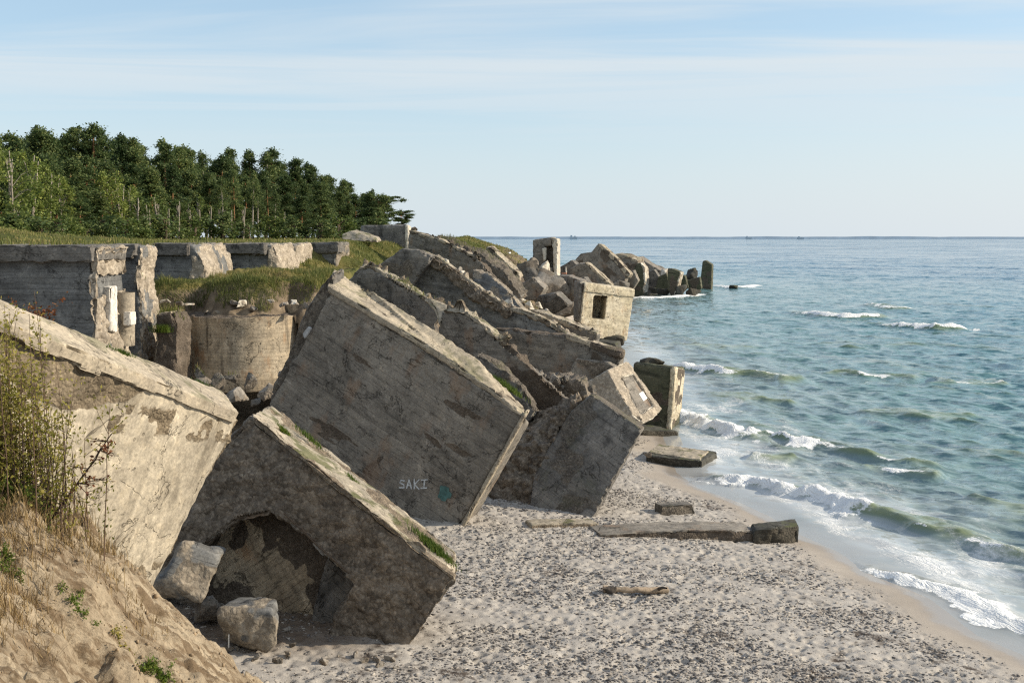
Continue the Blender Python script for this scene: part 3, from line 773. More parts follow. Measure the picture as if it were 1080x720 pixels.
# --- the broken block with the opened chamber
g = rootat('chamber_block', 'brown broken concrete block tipped on the beach with an open chamber in its near face', 'ruin block', 400, 690, 24.2)
pln = ((268, 440, 26), (478, 612, 24), (425, 690, 24.0))
@seen
def INNER(p, px, py):
    # plaster survives in a slanting patch; the rest has fallen off
    c = (px - 278) * .8 + (py - 606) * .6; e = (py - 606) * .8 - (px - 278) * .6
    return sstep(-.1, .12, np.hypot(c / 60, e / 32) - 1 + .75 * fbm(p * 1.9, 4, 66))
chamber = [(198, 592), (230, 562), (254, 547), (285, 541), (322, 570), (374, 616), (350, 652), (334, 730), (168, 730), (172, 640)]
block('shell', g, [(264, 440), (479, 611), (424, 695), (140, 740), (126, 622), (218, 490)], pln, (-.1, 2.5, -.12), M_['aggregate'], vox=.048, amp=.06, chip=.18, cob=.05, seed=5,
      rough=[('front', .13, None), (1, .10, None), (5, .1, None), (0, .02, lambda p: sstep(.1, .4, fbm(p * 1.2, 3, 61)) * .7)], carves=[(chamber, 1.7, -.4)])
block('inner_wall', g, [(150, 600), (226, 548), (290, 530), (384, 616), (340, 720), (150, 720)], ((268, 440, 27.12), (478, 612, 25.12), (425, 690, 25.12)), (.06, .24, -.04), M_['drum'], vox=.05, amp=.04, seed=6,
      rough=[('front', .09, INNER)])
block('inner_side_wall', g, [(345, 585), (384, 618), (345, 700), (318, 690)], ((268, 440, 26.7), (478, 612, 24.7), (425, 690, 24.7)), (.1, .5, -.08), M_['mid'], vox=.05, amp=.05, chip=.12, seed=61)
block('roof_slab', g, [(266, 437), (480, 608), (479, 613), (372, 529), (266, 444)], ((268, 438, 25.93), (478, 610, 23.93), (425, 690, 23.93)), (-.1, 2.4, -.11), M_['top'], vox=.05, amp=.05, chip=.2, seed=7,
      rough=[(0, .12, lambda p: sstep(-.02, .22, fbm(p * 1.6, 4, 70))), ('front', .1, None)])
for pts in ([(300, 541), (332, 572), (368, 604)], [(318, 556), (326, 566), (334, 570)]):
    q = [PPl(a, b, P(268, 440, 25.9), (P(478, 612, 23.9) - P(268, 440, 25.9)).cross(P(425, 690, 23.9) - P(268, 440, 25.9)).normalized()) for a, b in pts]
    V, Fq = tube_arrays([tuple(v) for v in q], .022, 6); a = Acc(); a.add(V, Fq)
    link('reinforcing_bar', a.mesh('reinforcing_bar'), M_['steel'], g)

# --- the great grey slab with the graffiti
g = rootat('graffiti_slab', 'huge smooth grey concrete slab standing on its corner, white SAKI graffiti low on its face', 'ruin block', 482, 560, 35)
pln = ((335, 300, 36), (552, 437, 34), (482, 560, 35.2))
fp = [(349, 304), (552, 437), (481, 562), (440, 600), (258, 480), (289, 416)]
face = block('wall_panel', g, fp, pln, (.22, 1.7, -.55), M_['dark'], vox=.07, amp=.022, chip=.06, seed=8,
      rough=[(4, .16, None), (5, .25, None), ('front', .05, lambda p: sstep(.34, .5, fbm(p * np.array([.5, 1, 2.2]), 4, 90)) * .9), ('front', .07, seen(lambda p, px, py: sstep(14, 4, np.abs(py - (322 + (px - 349) * .66)) - 3 + 10 * fbm(p * 1.2, 3, 91)) * (px > 380) * .35))])
_n = (P(*pln[1]) - P(*pln[0])).cross(P(*pln[2]) - P(*pln[0])).normalized()
if _n.dot(Vector((0, 0, CAMZ)) - P(*pln[0])) < 0: _n = -_n
_pts = []
for q in ((347, 302), (419, 343), (474, 376), (524, 411), (554, 436)): _pts.append(PPl(q[0], q[1], P(*pln[0]), _n) + _n * .07)
_bk = [P(555, 429.5, _pts[-1].y + .9), P(502, 375.5, _pts[3].y + 1.1), P(447, 340, _pts[2].y + 1.5), P(391, 307, _pts[1].y + 1.9), P(353, 286, _pts[0].y + 2.3)]
_pl = _pts + _bk
block('coping', g, _pl, (_pl[0], _pl[4], _pl[7]), (-.02, .06, -.26), M_['coping'], vox=.055, amp=.025, chip=.10, seed=9, rough=[(4, .1, None)])
block('edge_strip', g, [(550.5, 437), (555, 437), (485.5, 562), (481, 561)], ((335, 300, 35.9), (552, 437, 33.9), (482, 560, 35.1)), (.15, .5, .1), M_['coping'], vox=.05, amp=.02, chip=.05, seed=10)
block('broken_edge', g, [(331, 312), (345, 290), (353, 288), (352, 312), (322, 370), (296, 420), (284, 414), (300, 378)], ((335, 300, 36.25), (552, 437, 34.25), (482, 560, 35.45)), (.1, 1.5, .1), M_['mid'], vox=.07, amp=.06, chip=.12, seed=11, rough=[('front', .12, None), (0, .1, None)])
block('metal_plate', g, [(319, 352), (325, 344), (328, 346), (321, 357)], ((335, 300, 35.8), (552, 437, 33.8), (482, 560, 35.0)), (.05, .06, .0), M_['tin'], vox=.02, amp=.004, chip=.01, seed=12)
# graffiti strokes lie on the face
a0, b0, c0 = [P(*q) for q in pln]; nn = (b0 - a0).cross(c0 - a0).normalized()
if nn.dot(Vector((0, 0, CAMZ)) - a0) < 0: nn = -nn
from mathutils.bvhtree import BVHTree
_bv = BVHTree.FromPolygons([face.matrix_basis @ Vector((0,0,0)) * 0 + (parent_world(face) @ v.co) for v in face.data.vertices], [list(f.vertices) for f in face.data.polygons])
def on_face(v, lift):
    h_ = _bv.ray_cast(v + nn * 1.0, -nn, 3.0)[0]
    return (h_ if h_ is not None else v) + nn * lift
STROKES = [[(427, 507), (423, 506), (422, 509), (426, 511), (426, 514), (421, 514)],
           [(429, 514.5), (431.5, 505.5), (434, 515)], [(429.8, 511.5), (433.6, 511.5)],
           [(437, 505), (437, 515)], [(442, 505.5), (437.2, 510.5), (442, 515.5)],
           [(444.5, 506), (451, 505.5)], [(447.8, 506), (447.2, 514.5)], [(444, 514.5), (450, 514.2)]]
acc = Acc()
for st in STROKES:
    q = [PPl(x, y, a0, nn) for x, y in st]
    dense = []
    for i in range(len(q) - 1):
        for k in range(4): dense.append(q[i].lerp(q[i + 1], k / 4))
    dense.append(q[-1]); dense = [on_face(v, .012) for v in dense]
    for i in range(len(dense) - 1):
        d = (dense[i + 1] - dense[i]).normalized(); s = d.cross(nn) * .021
        p0 = dense[i] - d * .012; p1 = dense[i + 1] + d * .012
        V = np.array([p0 - s, p1 - s, p1 + s, p0 + s, p0 - s - nn * .03, p1 - s - nn * .03, p1 + s - nn * .03, p0 + s - nn * .03])
        acc.add(V, [(0, 1, 2, 3), (0, 4, 5, 1), (1, 5, 6, 2), (2, 6, 7, 3), (3, 7, 4, 0)])
link('graffiti', acc.mesh('graffiti', False), M_['graffiti'], face, label='white hand painted letters SAKI')
th = np.linspace(0, 2 * np.pi, 28, endpoint=False); rr = 1 + .10 * np.sin(3 * th + 1) + .12 * np.sin(5 * th) + .07 * np.sin(9 * th + 2)
V = []; Fq = []
for k in range(7):
    for t_, r0 in zip(th, rr):
        f_ = (k + .02) / 6.02; V.append(on_face(PPl(469 + 6.5 * math.cos(t_) * r0 * f_, 520 + 8 * math.sin(t_) * r0 * f_, a0, nn), .02))
for k in range(6):
    for i in range(28): Fq.append((k * 28 + i, k * 28 + (i + 1) % 28, (k + 1) * 28 + (i + 1) % 28, (k + 1) * 28 + i))
link('paint_blot', np_mesh('paint_blot', np.array([tuple(v) for v in V]), Fq), M_['teal'], face, label='faded teal spray paint blot')

# --- block with a crumbled cobble core
g = rootat('cobble_core_block', 'grey tilted block with a smooth right half and a crumbled cobble core on its left', 'ruin block', 600, 553, 37.5)
pln = ((625, 415, 40), (678, 452, 38.5), (620, 555, 37.2))
block('wall_panel', g, [(624, 415), (678, 452), (619, 558), (556, 556), (562, 505), (580, 470), (602, 434)], pln, (.3, 1.9, -.25), M_['mid'], vox=.075, amp=.03, chip=.08, seed=13,
      rough=[('front', .10, lambda p: sstep(.0, .35, fbm(p * .9, 3, 130)) * .6), (0, .03, None)])
block('crumbled_core', g, [(480, 466), (560, 446), (606, 424), (606, 436), (586, 468), (566, 508), (560, 560), (470, 558)], ((625, 415, 40.05), (678, 452, 38.55), (620, 555, 37.25)), (.3, 1.6, .1), M_['aggregate'], vox=.06, amp=.10, chip=.2, seed=14, cob=.22,
      rough=[('all', .30, None)])

# --- small lit block with a framed panel
g = rootat('framed_panel_block', 'small pale tilted block with a raised broken frame round a recessed panel', 'ruin block', 672, 444, 54)
pln = ((642, 389, 53.5), (663, 380, 56), (697, 431, 55))
block('shell', g, [(641, 390), (663, 380), (698, 431), (691, 440), (680, 445), (667, 436)], pln, (-1.2, .3, -.7), M_['fracture'], vox=.07, amp=.05, chip=.12, seed=15,
      rough=[('front', .10, None), (5, .04, None)], carves=[([(656, 398), (669, 394), (690, 427), (676, 437)], .55, -.2)])
block('recessed_panel', g, [(656, 398), (669, 394), (690, 427), (676, 437)], ((642, 389, 53.85), (663, 380, 56.33), (697, 431, 55.35)), (-.1, .05, -.06), M_['dark'], vox=.05, amp=.008, chip=.02, seed=16)
block('white_notice', g, [(674, 415), (678, 412), (683, 420), (679, 423)], ((642, 389, 53.78), (663, 380, 56.26), (697, 431, 55.28)), (-.05, .03, -.03), M_['signwhite'], vox=.025, amp=.002, chip=0, seed=17)

# --- dark algae block at the waterline
g = rootat('shoreline_block', 'dark algae stained block standing in the surf with one pale sunlit end', 'ruin block', 700, 448, 59)
pln = ((670, 382, 60), (712, 387, 58.5), (707, 450, 58.5))
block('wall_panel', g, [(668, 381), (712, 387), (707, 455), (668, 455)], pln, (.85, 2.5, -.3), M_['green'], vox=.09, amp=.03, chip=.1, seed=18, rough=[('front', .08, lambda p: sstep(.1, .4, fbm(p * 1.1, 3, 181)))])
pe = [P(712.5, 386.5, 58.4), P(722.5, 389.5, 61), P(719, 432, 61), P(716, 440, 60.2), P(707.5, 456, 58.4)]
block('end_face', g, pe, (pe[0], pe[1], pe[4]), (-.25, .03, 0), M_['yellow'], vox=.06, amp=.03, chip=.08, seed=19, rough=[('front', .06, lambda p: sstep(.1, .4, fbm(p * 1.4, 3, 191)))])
link('broken_stub', chunk_mesh('broken_stub', 191, (1.5, 1.0, .7), 9), M_['wetrock'], g, Matrix.Translation(P(688, 381, 60.8)))

# --- the lookout with the square window
g = rootat('lookout_ruin', 'tilted pale concrete lookout with one square window hole at the water edge', 'ruin', 640, 362, 99)
pln = ((617, 299, 98), (669, 307, 101.5), (662, 359, 101.2))
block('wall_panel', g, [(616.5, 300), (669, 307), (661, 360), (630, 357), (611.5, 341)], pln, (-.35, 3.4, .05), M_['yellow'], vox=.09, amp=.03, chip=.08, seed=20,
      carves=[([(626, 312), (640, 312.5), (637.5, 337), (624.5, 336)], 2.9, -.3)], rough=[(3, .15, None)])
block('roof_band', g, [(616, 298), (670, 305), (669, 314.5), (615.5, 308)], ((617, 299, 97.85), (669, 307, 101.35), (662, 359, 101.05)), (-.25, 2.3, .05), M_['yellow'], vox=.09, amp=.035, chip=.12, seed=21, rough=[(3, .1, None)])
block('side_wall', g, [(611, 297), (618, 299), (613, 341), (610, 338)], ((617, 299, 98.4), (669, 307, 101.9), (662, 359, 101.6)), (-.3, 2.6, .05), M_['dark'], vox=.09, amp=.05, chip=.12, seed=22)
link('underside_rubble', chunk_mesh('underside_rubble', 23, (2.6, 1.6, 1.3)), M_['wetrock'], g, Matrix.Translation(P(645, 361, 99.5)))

# --- the tangle of fallen slabs between the graffiti slab and the lookout
def slab(name, label, poly, pln, back, mat, vox=.10, amp=.09, chip=.30, seed=1, rough=(), top=None, toppoly=None, cat='ruin block', carves=()):
    px = sum(q[0] for q in poly) / len(poly); py = max(q[1] for q in poly)
    g = rootat(name, label, cat, px, py, sum(q[2] for q in pln) / 3)
    block('body', g, poly, pln, back, M_[mat], vox=vox, amp=amp, chip=chip, seed=seed, rough=[(r_[0], r_[1] * .6, r_[2]) for r_ in rough], carves=carves)
    if toppoly:
        pl2 = tuple((a, b, c - .05) for a, b, c in pln)
        block('top_slab', g, toppoly, pl2, [1.02 * q for q in back], M_[top or 'top'], vox=vox * .8, amp=amp * .9, chip=chip * 1.5, seed=seed + 50, rough=[('all', .08, lambda p: sstep(.0, .25, fbm(p * 1.3, 3, seed)))])
    return g
slab('fallen_wall', 'fallen grey wall whose mossy ridge runs just behind the coping of the graffiti slab', [(378, 283), (392, 282), (414, 294), (437, 308), (466, 328), (458, 345), (480, 400), (400, 360), (355, 310)],
     ((391, 283, 52), (466, 328, 49.3), (440, 380, 50.6)), (.12, .75, .02), 'mid', seed=31, rough=[(3, .1, None), (4, .25, None)],
     toppoly=[(378, 281), (392, 280), (414, 292), (437, 306), (466, 326), (465, 330), (437, 311), (414, 297), (392, 285), (378, 286)])
slab('domed_fallen_wall', 'dark fallen wall with a rounded pale rim, above the right end of the graffiti slab', [(466, 328), (492, 330), (506, 340), (534, 365), (573, 398), (622, 440), (600, 470), (540, 480), (490, 420), (462, 350)],
     ((466, 328, 44.4), (573, 398, 42.2), (540, 460, 43.1)), (.15, .7, -.02), 'dark', seed=32, rough=[(4, .25, None), (3, .2, None), (2, .12, None), ('front', .28, seen(lambda p, px, py: sstep(-10, 8, py - np.interp(px, [440, 500, 540, 575], [460, 400, 384, 392]) + 14 * fbm(p * 1.2, 3, 321))))],
     toppoly=[(466, 326), (492, 328), (506, 338), (534, 363), (533, 367), (505, 342), (491, 333), (466, 331)])
_g = [o_ for o_ in COL.objects if o_.name.startswith('domed_fallen_wall')][0]
block('lit_top', _g, [(446, 311), (474, 322), (500, 328), (506, 336), (492, 335), (470, 334), (462, 342), (458, 326)], ((446, 311, 45.6), (500, 328, 44.6), (462, 342, 44.2)), (.1, .25, -.2), M_['coping'], vox=.06, amp=.05, chip=.15, seed=322)
slab('rubble_shoulder', 'rough dark rubble mass wedged above the cobble core block', [(556, 404), (584, 398), (617, 403), (620, 418), (646, 438), (600, 456), (548, 438)],
     ((582, 402, 43.5), (616, 403, 42.6), (600, 450, 43.2)), (.2, 2.0, .1), 'rock', seed=33, rough=[('all', .5, None)])
slab('long_fallen_wall', 'long blue grey fallen wall with a jagged crumbled top edge below the grass slope', [(425, 262), (440, 265), (465, 274), (478, 284), (512, 310), (540, 325), (570, 335), (605, 358), (600, 400), (540, 380), (480, 345), (430, 320), (395, 285)],
     ((440, 266, 64), (570, 335, 60), (520, 370, 61.6)), (.1, .8, .0), 'wall', seed=34, rough=[(2, .25, None), (3, .3, None), (4, .25, None), (5, .1, None)],
     toppoly=[(440, 263), (465, 272), (478, 282), (512, 308), (540, 323), (570, 333), (605, 356), (603, 361), (568, 339), (538, 328), (510, 314), (476, 288), (462, 278), (440, 269)])
_g = [o_ for o_ in COL.objects if o_.name.startswith('long_fallen_wall')][0]
block('broken_edge', _g, [(446, 268), (465, 275), (479, 285), (512, 311), (540, 326), (536, 336), (508, 324), (476, 300), (458, 284)], ((440, 266, 63.55), (570, 335, 59.55), (520, 370, 61.15)), (.1, .8, 0), M_['aggregate'], vox=.09, amp=.1, chip=.25, seed=341, cob=.15, rough=[('all', .25, None)])
slab('streaked_wall', 'dark leaning wall with pale vertical streaks under the lower sunlit beam', [(520, 345), (560, 350), (597, 353), (656, 374), (650, 400), (625, 415), (560, 420), (510, 385)],
     ((560, 350, 57), (656, 374, 54.6), (600, 415, 56.2)), (.3, 1.1, -.03), 'dark', seed=35, rough=[(0, .2, None), ('front', .1, lambda p: sstep(.15, .4, fbm(p * .8, 3, 351)))],
     toppoly=[(597, 351), (657, 372), (655, 379), (630, 371), (597, 357)], top='coping')
slab('fallen_beam', 'long sunlit concrete beam lying below the lookout, sloping down to the right', [(553, 328), (572, 331), (630, 353), (628, 364), (600, 358), (555, 345)],
     ((572, 331, 82), (630, 353, 78), (600, 358, 80.2)), (.4, 1.5, .0), 'mid', seed=36, toppoly=[(555, 327), (572, 329.5), (630, 351), (629.5, 356), (572, 336), (555, 333)], top='coping')
slab('beam_support_block', 'dark block between the two sunlit beams left of the lookout base', [(556, 342), (600, 356), (630, 364), (650, 376), (600, 380), (545, 372)],
     ((556, 342, 70), (650, 376, 66), (600, 378, 68.5)), (.3, 2.4, -.1), 'dark', seed=37, rough=[('front', .18, lambda p: sstep(-.1, .3, fbm(p * .7, 3, 371))), (0, .2, None)])
slab('sloping_wall', 'dark sloping wall with a thin sunlit top line running down from the clifftop block', [(431, 243), (466, 254), (504, 273.5), (520, 290), (548, 318), (530, 335), (480, 300), (430, 270)],
     ((431, 244, 90), (504, 273.5, 85), (520, 320, 84.4)), (.2, 1.0, .0), 'dark', seed=38, rough=[(3, .25, None), (2, .2, None)],
     toppoly=[(431, 242), (466, 252.6), (505, 272), (504, 275), (466, 256), (431, 246)], top='coping')
slab('grassy_sloping_wall', 'second sloping wall behind the thin line, its flat top yellowed and grassy', [(458, 250), (470, 253), (508, 270), (530, 286), (550, 312), (540, 325), (490, 280), (455, 262)],
     ((458, 251, 100), (508, 270, 96), (520, 300, 95.5)), (.6, 2.6, .25), 'mid', seed=39, rough=[(2, .2, None), (3, .3, None)])
slab('leaning_plate', 'curved thin plate leaning with a bright sunlit edge, above the rubble gully', [(511, 262), (515, 261), (534, 279), (545, 290), (549, 302), (545, 322), (535, 305), (515, 285)],
     ((514, 262, 118), (545, 290, 114), (535, 305, 116)), (.5, 1.4, .08), 'dark', vox=.12, seed=40, toppoly=[(512, 260.5), (516, 260.5), (535, 278), (546, 289), (549.5, 303), (547, 303), (543, 291), (533, 281), (515, 263.5)], top='coping')
slab('dark_ledge_block', 'low dark flat block beneath the round boulders and left of the lookout', [(588, 291), (600, 291), (616, 297), (614, 330), (595, 335), (585, 325)],
     ((588, 292, 125), (616, 297, 121), (600, 330, 123.5)), (.5, 3.2, .05), 'dark', vox=.14, seed=41, rough=[('front', .15, lambda p: sstep(.1, .4, fbm(p * .5, 3, 411)))])

slab('fallen_piece', 'blue grey broken off left end of the long fallen wall, split by a dark crack', [(424, 262), (441, 264), (457, 271), (446, 286), (433, 304), (432, 322), (394, 284)], ((441, 264, 63.2), (457, 271, 62.7), (425, 300, 63.4)), (.1, .7, .0), 'mid', seed=45, rough=[('front', .1, lambda p: sstep(.1, .35, fbm(p * .9, 3, 451)))])
slab('fallen_piece', 'jagged grey piece under the foot of the leaning plate', [(498, 284), (516, 290), (536, 306), (552, 326), (540, 344), (512, 322), (500, 304)], ((516, 290, 78), (552, 326, 75), (512, 322, 76.8)), (.2, 1.0, .0), 'wall', seed=46, rough=[('front', .2, lambda p: sstep(.0, .3, fbm(p * .8, 3, 461))), (1, .2, None)])
slab('fallen_piece', 'brown shaded slab below the right end of the streaked wall beam', [(606, 377), (640, 381), (652, 388), (646, 404), (618, 416), (600, 398)], ((606, 377, 55.2), (652, 388, 54.2), (618, 416, 54.9)), (.3, 1.2, -.1), 'aggregate', seed=47, rough=[('front', .12, lambda p: sstep(.0, .3, fbm(p * .8, 3, 471)))])
slab('fallen_piece', 'dark slab leaning in front of the rim of the domed fallen wall', [(500, 372), (520, 380), (552, 412), (566, 436), (548, 452), (516, 420)], ((500, 372, 42.0), (566, 436, 41.0), (516, 420, 41.6)), (.2, .8, .0), 'mid', seed=48, rough=[('front', .16, lambda p: sstep(.0, .3, fbm(p * .9, 3, 481))), (1, .2, None), (0, .2, None)])
# --- clifftop pieces
g = rootat('clifftop_block', 'square grey block at the cliff edge below the last wind bent pine', 'ruin block', 405, 262, 100)
block('body', g, [(383, 238), (431, 237), (432, 263), (380, 262)], ((383, 238, 102), (431, 237, 100), (431, 263, 100)), (-.6, 3.2, .05), M_['mid'], vox=.12, amp=.05, chip=.15, seed=42)
e = [P(431, 236.8, 99.9), P(434.5, 239.5, 103), P(433.5, 262, 103), P(431, 264, 99.9)]
block('end_face', g, e, (e[0], e[1], e[3]), (-.3, 0, 0), M_['fracture'], vox=.09, amp=.06, seed=43, chip=.12)
g = rootat('buried_slab', 'low pale slab edge poking out of the grass slope left of the clifftop block', 'ruin block', 378, 252, 92)
block('body', g, [(361, 247), (370, 243.5), (395, 251), (398, 256), (375, 254), (360, 252)], ((361, 247, 92), (395, 251, 91), (375, 255, 91)), (.2, 2.0, .12), M_['top'], vox=.09, amp=.05, chip=.12, seed=44)

# --- broken casemate walls on the clifftop: shaded fronts, sunlit fractured ends
def casemate(label, x0, x1, xe, ytop, ybot, Y0, Y1, seed, taper=None, top=None, name='casemate_wall'):
    """x0..x1 front face; x1..xe the broken end running back from Y0 to Y1"""
    A = P(x0, ytop, Y0); B = P(x1, ytop, Y0)
    g = rootat(name, label, 'ruin wall', x1, ybot, Y0, 'broken casemate walls along the clifftop')
    fr = [(x0, ytop), (x1 - 2, ytop)] + ([(q[0] - 2, q[1]) for q in taper] if taper else []) + [(x1 - 3, ybot), (x0, ybot)]
    th = Y1 - Y0
    C = P(xe, ytop, Y1); bx = C.x - B.x
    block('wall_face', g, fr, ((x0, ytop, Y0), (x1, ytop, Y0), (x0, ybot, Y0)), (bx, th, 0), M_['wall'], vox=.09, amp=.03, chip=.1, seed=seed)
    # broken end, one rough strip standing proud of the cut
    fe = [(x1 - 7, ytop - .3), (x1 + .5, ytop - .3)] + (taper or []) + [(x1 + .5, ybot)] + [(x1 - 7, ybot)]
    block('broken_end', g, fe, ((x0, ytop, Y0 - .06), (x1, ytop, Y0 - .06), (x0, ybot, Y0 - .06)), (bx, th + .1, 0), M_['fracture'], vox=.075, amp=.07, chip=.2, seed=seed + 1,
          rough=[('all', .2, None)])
    block('roof_slab', g, [(x0, ytop - 1.5), (x1 - 8, ytop - 1.5), (x1 - 8, ytop + 14 * 45 / Y0), (x0, ytop + 15 * 45 / Y0)], ((x0, ytop, Y0 - .3), (x1, ytop, Y0 - .3), (x0, ybot, Y0 - .3)), (bx, th + .3, .0), M_['mid'], vox=.09, amp=.06, chip=.2, seed=seed + 2,
          rough=[(2, .12, None)])
    return g
g1 = casemate('nearest broken wall at the left edge, a white doorway recess in its sunlit end', -90, 106, 138, 260, 400, 40, 43.2, 50, taper=[(97, 275), (99, 300), (102, 340), (104, 370)])
# the doorway recess in the first broken end
e = [P(113, 303, 41.0), P(120, 301, 41.75), P(120, 351, 41.75), P(113, 349, 41.0)]
e = [v + Vector((.14, 0, 0)) for v in e]
block('door_jamb', g1, e, (e[0], e[1], e[3]), (-.6, .1, 0), M_['plaster'], vox=.05, amp=.01, chip=.04, seed=53)
V, Fq = tube_arrays([tuple(P(130, 308, 42.6) + Vector((.05, 0, 0))), tuple(P(130, 335, 42.6) + Vector((.05, 0, 0))), tuple(P(130, 364, 42.6) + Vector((.05, 0, 0)))], .37, 20)
a = Acc(); a.add(V, Fq); link('round_column', a.mesh('round_column'), M_['coping'], g1)
e = [P(132, 329, 42.0), P(138, 328, 42.8), P(138, 343, 42.8), P(132, 344, 42.0)]
e = [v + Vector((.2, 0, 0)) for v in e]
block('plaster_patch', g1, e, (e[0], e[1], e[3]), (-.3, .03, 0), M_['plaster'], vox=.04, amp=.01, chip=.02, seed=54)
casemate('narrow ragged wall pillar with a waisted middle, second from the left', 118, 150, 167, 259, 400, 45.2, 47.2, 56, taper=[(151, 266), (146, 285), (147, 300), (152, 330)])
casemate('third broken wall, its short sunlit stump rising above the grass of the drum mound', 155, 207, 236, 258, 300, 52, 57, 60, taper=[(211, 268), (216, 280), (218, 296)])
casemate('fourth broken wall with a narrow sunlit end, right of the stump over the mound', 234, 288, 309, 258, 298, 61, 65, 64, taper=[(291, 266), (295, 280), (297, 292)])
casemate('fifth broken wall, a leaning fang shaped end just before the grass slope', 300, 313, 330, 258, 300, 68, 72, 68, taper=[(313, 280), (312, 298)])
g = rootat('corner_wall', 'last dark wall corner of the clifftop row, behind the top of the graffiti slab', 'ruin wall', 340, 300, 76, 'broken casemate walls along the clifftop')
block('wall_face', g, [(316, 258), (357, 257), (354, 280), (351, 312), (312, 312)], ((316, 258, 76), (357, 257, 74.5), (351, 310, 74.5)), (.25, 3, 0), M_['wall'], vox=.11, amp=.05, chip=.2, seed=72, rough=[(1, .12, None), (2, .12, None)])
block('roof_slab', g, [(316, 256), (357.5, 255.5), (356.5, 268), (316, 268)], ((316, 258, 75.8), (357, 257, 74.3), (351, 310, 74.3)), (.25, 3.1, 0), M_['mid'], vox=.1, amp=.05, chip=.2, seed=73)

# --- the curved gun pit drum with its earth fill
def drum(name, label, cx, Y, rad, ztop, zbot, a0, a1, seed, mat='drum'):
    c = P(cx, 380, Y); c.z = 0; c.y += rad
    n = 40; va = Vector
    g = thing(name, label, 'ruin wall', (c.x, c.y - rad, zbot))
    outer = [(c.x + rad * math.cos(R(q)), c.y + rad * math.sin(R(q))) for q in np.linspace(a0, a1, n)]
    inner = [(c.x + (rad - .7) * math.cos(R(q)), c.y + (rad - .7) * math.sin(R(q))) for q in np.linspace(a1, a0, n)]
    me0 = prism_mesh([Vector((*q, zbot)) for q in outer + inner], [Vector((*q, ztop)) for q in outer + inner])
    o = temp_obj(me0); mo = o.modifiers.new('r', 'REMESH'); mo.mode = 'VOXEL'; mo.voxel_size = .07
    dg = bpy.context.evaluated_depsgraph_get(); dg.update()
    me = bpy.data.meshes.new_from_object(o.evaluated_get(dg)); drop(o)
    V = get_co(me); N = get_no(me)
    d1, cid = worley(V * 2.2, seed)
    tp = sstep(.3, .9, N[:, 2]) + .6 * sstep(.1, .45, fbm(V * .8, 3, seed + 3)) * sstep(ztop - 1.1, ztop - .3, V[:, 2])
    tp = np.clip(tp, 0, 1)
    V = V + N * (.03 * fbm(V * 1.5, 4, seed) + tp * .18 * (fbm(V * 1.4, 3, seed + 1) + .5 * (cid - .5)))[:, None]
    M = Matrix.Translation(g.location); Vl = V - np.array(g.location)
    # coordinates: board lines run level, so the material's x axis is the height
    set_co(me, np.c_[Vl]); set_attr(me, 'rough', tp)
    me.polygons.foreach_set('use_smooth', np.ones(len(me.polygons), bool)); me.set_sharp_from_angle(angle=R(45)); me.name = 'curved_wall'
    link('curved_wall', me, M_[mat], g, M)
    return g, c
g, dc = drum('gun_pit_drum', 'curved board marked concrete drum below the grassy mound, centre left', 246, 46.5, 2.45, 6.75, 3.6, 185, 358, 80)
drum('small_drum', 'smaller curved wall right of the board marked drum, half hidden by the graffiti slab', 325, 48.5, 1.6, 7.2, 3.9, 180, 350, 84)
g = rootat('buttress_stump', 'broken orange tinted buttress between the waisted pillar and the drum', 'ruin wall', 178, 400, 45)
block('body', g, [(164, 332), (182, 328), (188, 345), (186, 400), (184, 430), (163, 430)], ((164, 330, 45), (186, 330, 45.0), (164, 400, 45.0)), (.15, 1.6, .0), M_['drum'], vox=.08, amp=.08, chip=.2, seed=86, rough=[('front', .15, None), (1, .1, None), (2, .05, None)])
# the earth on top of the drum
mx_ = np.linspace(-16.6, -7.2, 220); my_ = np.linspace(45.8, 64, 300)
X, Y, FQ = grid(mx_, my_)
cy = dc.y; rim = np.hypot((X - dc.x) / 3.3, (Y - cy - .9) / 3.1)
edge_y = np.where(X < -14.2, 46.6, np.where(X > -9.6, 48.4, np.sqrt(np.clip(1.9**2 - (X - dc.x)**2, .05, 9)) * -1 + cy))
edge_y = np.where(X < dc.x - 1.8, np.interp(X, [-16.6, -14.6, dc.x - 1.8], [47.0, 47.3, 48.3]), np.where(X > dc.x + 1.8, 48.4, edge_y))
t_ = Y - edge_y + .4 * fbm(np.c_[X, Y] * .9, 3, 88)
Z = 6.55 + 1.55 * sstep(-.2, 1.6, t_) + .35 * fbm(np.c_[X, Y] * .6, 4, 89) - np.where(np.abs(X - dc.x) < 2.3, .5, 3.5) * (1 - sstep(-1.2, -.0, t_)) + .1 * sstep(2, 6, t_)
Z = Z + .13 * fbm(np.c_[X, Y] * 2.8, 4, 93)
Z = Z - 4.0 * sstep(-8.6, -7.4, X) - .5 * sstep(-15.0, -16.0, X)
kf = ~((np.abs(X - dc.x) < 2.45) & (t_ < -.3))[FQ].any(1)
v_, f_, at_ = compact(np.c_[X, Y, Z], FQ[kf], {'high': .25 + .7 * sstep(.5, 1.8, t_), 'rough': Z * 0})
me = np_mesh('earth_mound', v_, f_, at_)
setting('earth_mound', me, bpy.data.materials['clifftop_turf'])
MOUND = (X.copy(), Y.copy(), Z.copy(), t_.copy())

def bz(px, py, lift=0):
    p = PZ(px, py, .6)
    for _ in range(6): p = PZ(px, py, max(H(p.x, p.y), 0) + lift)
    return p
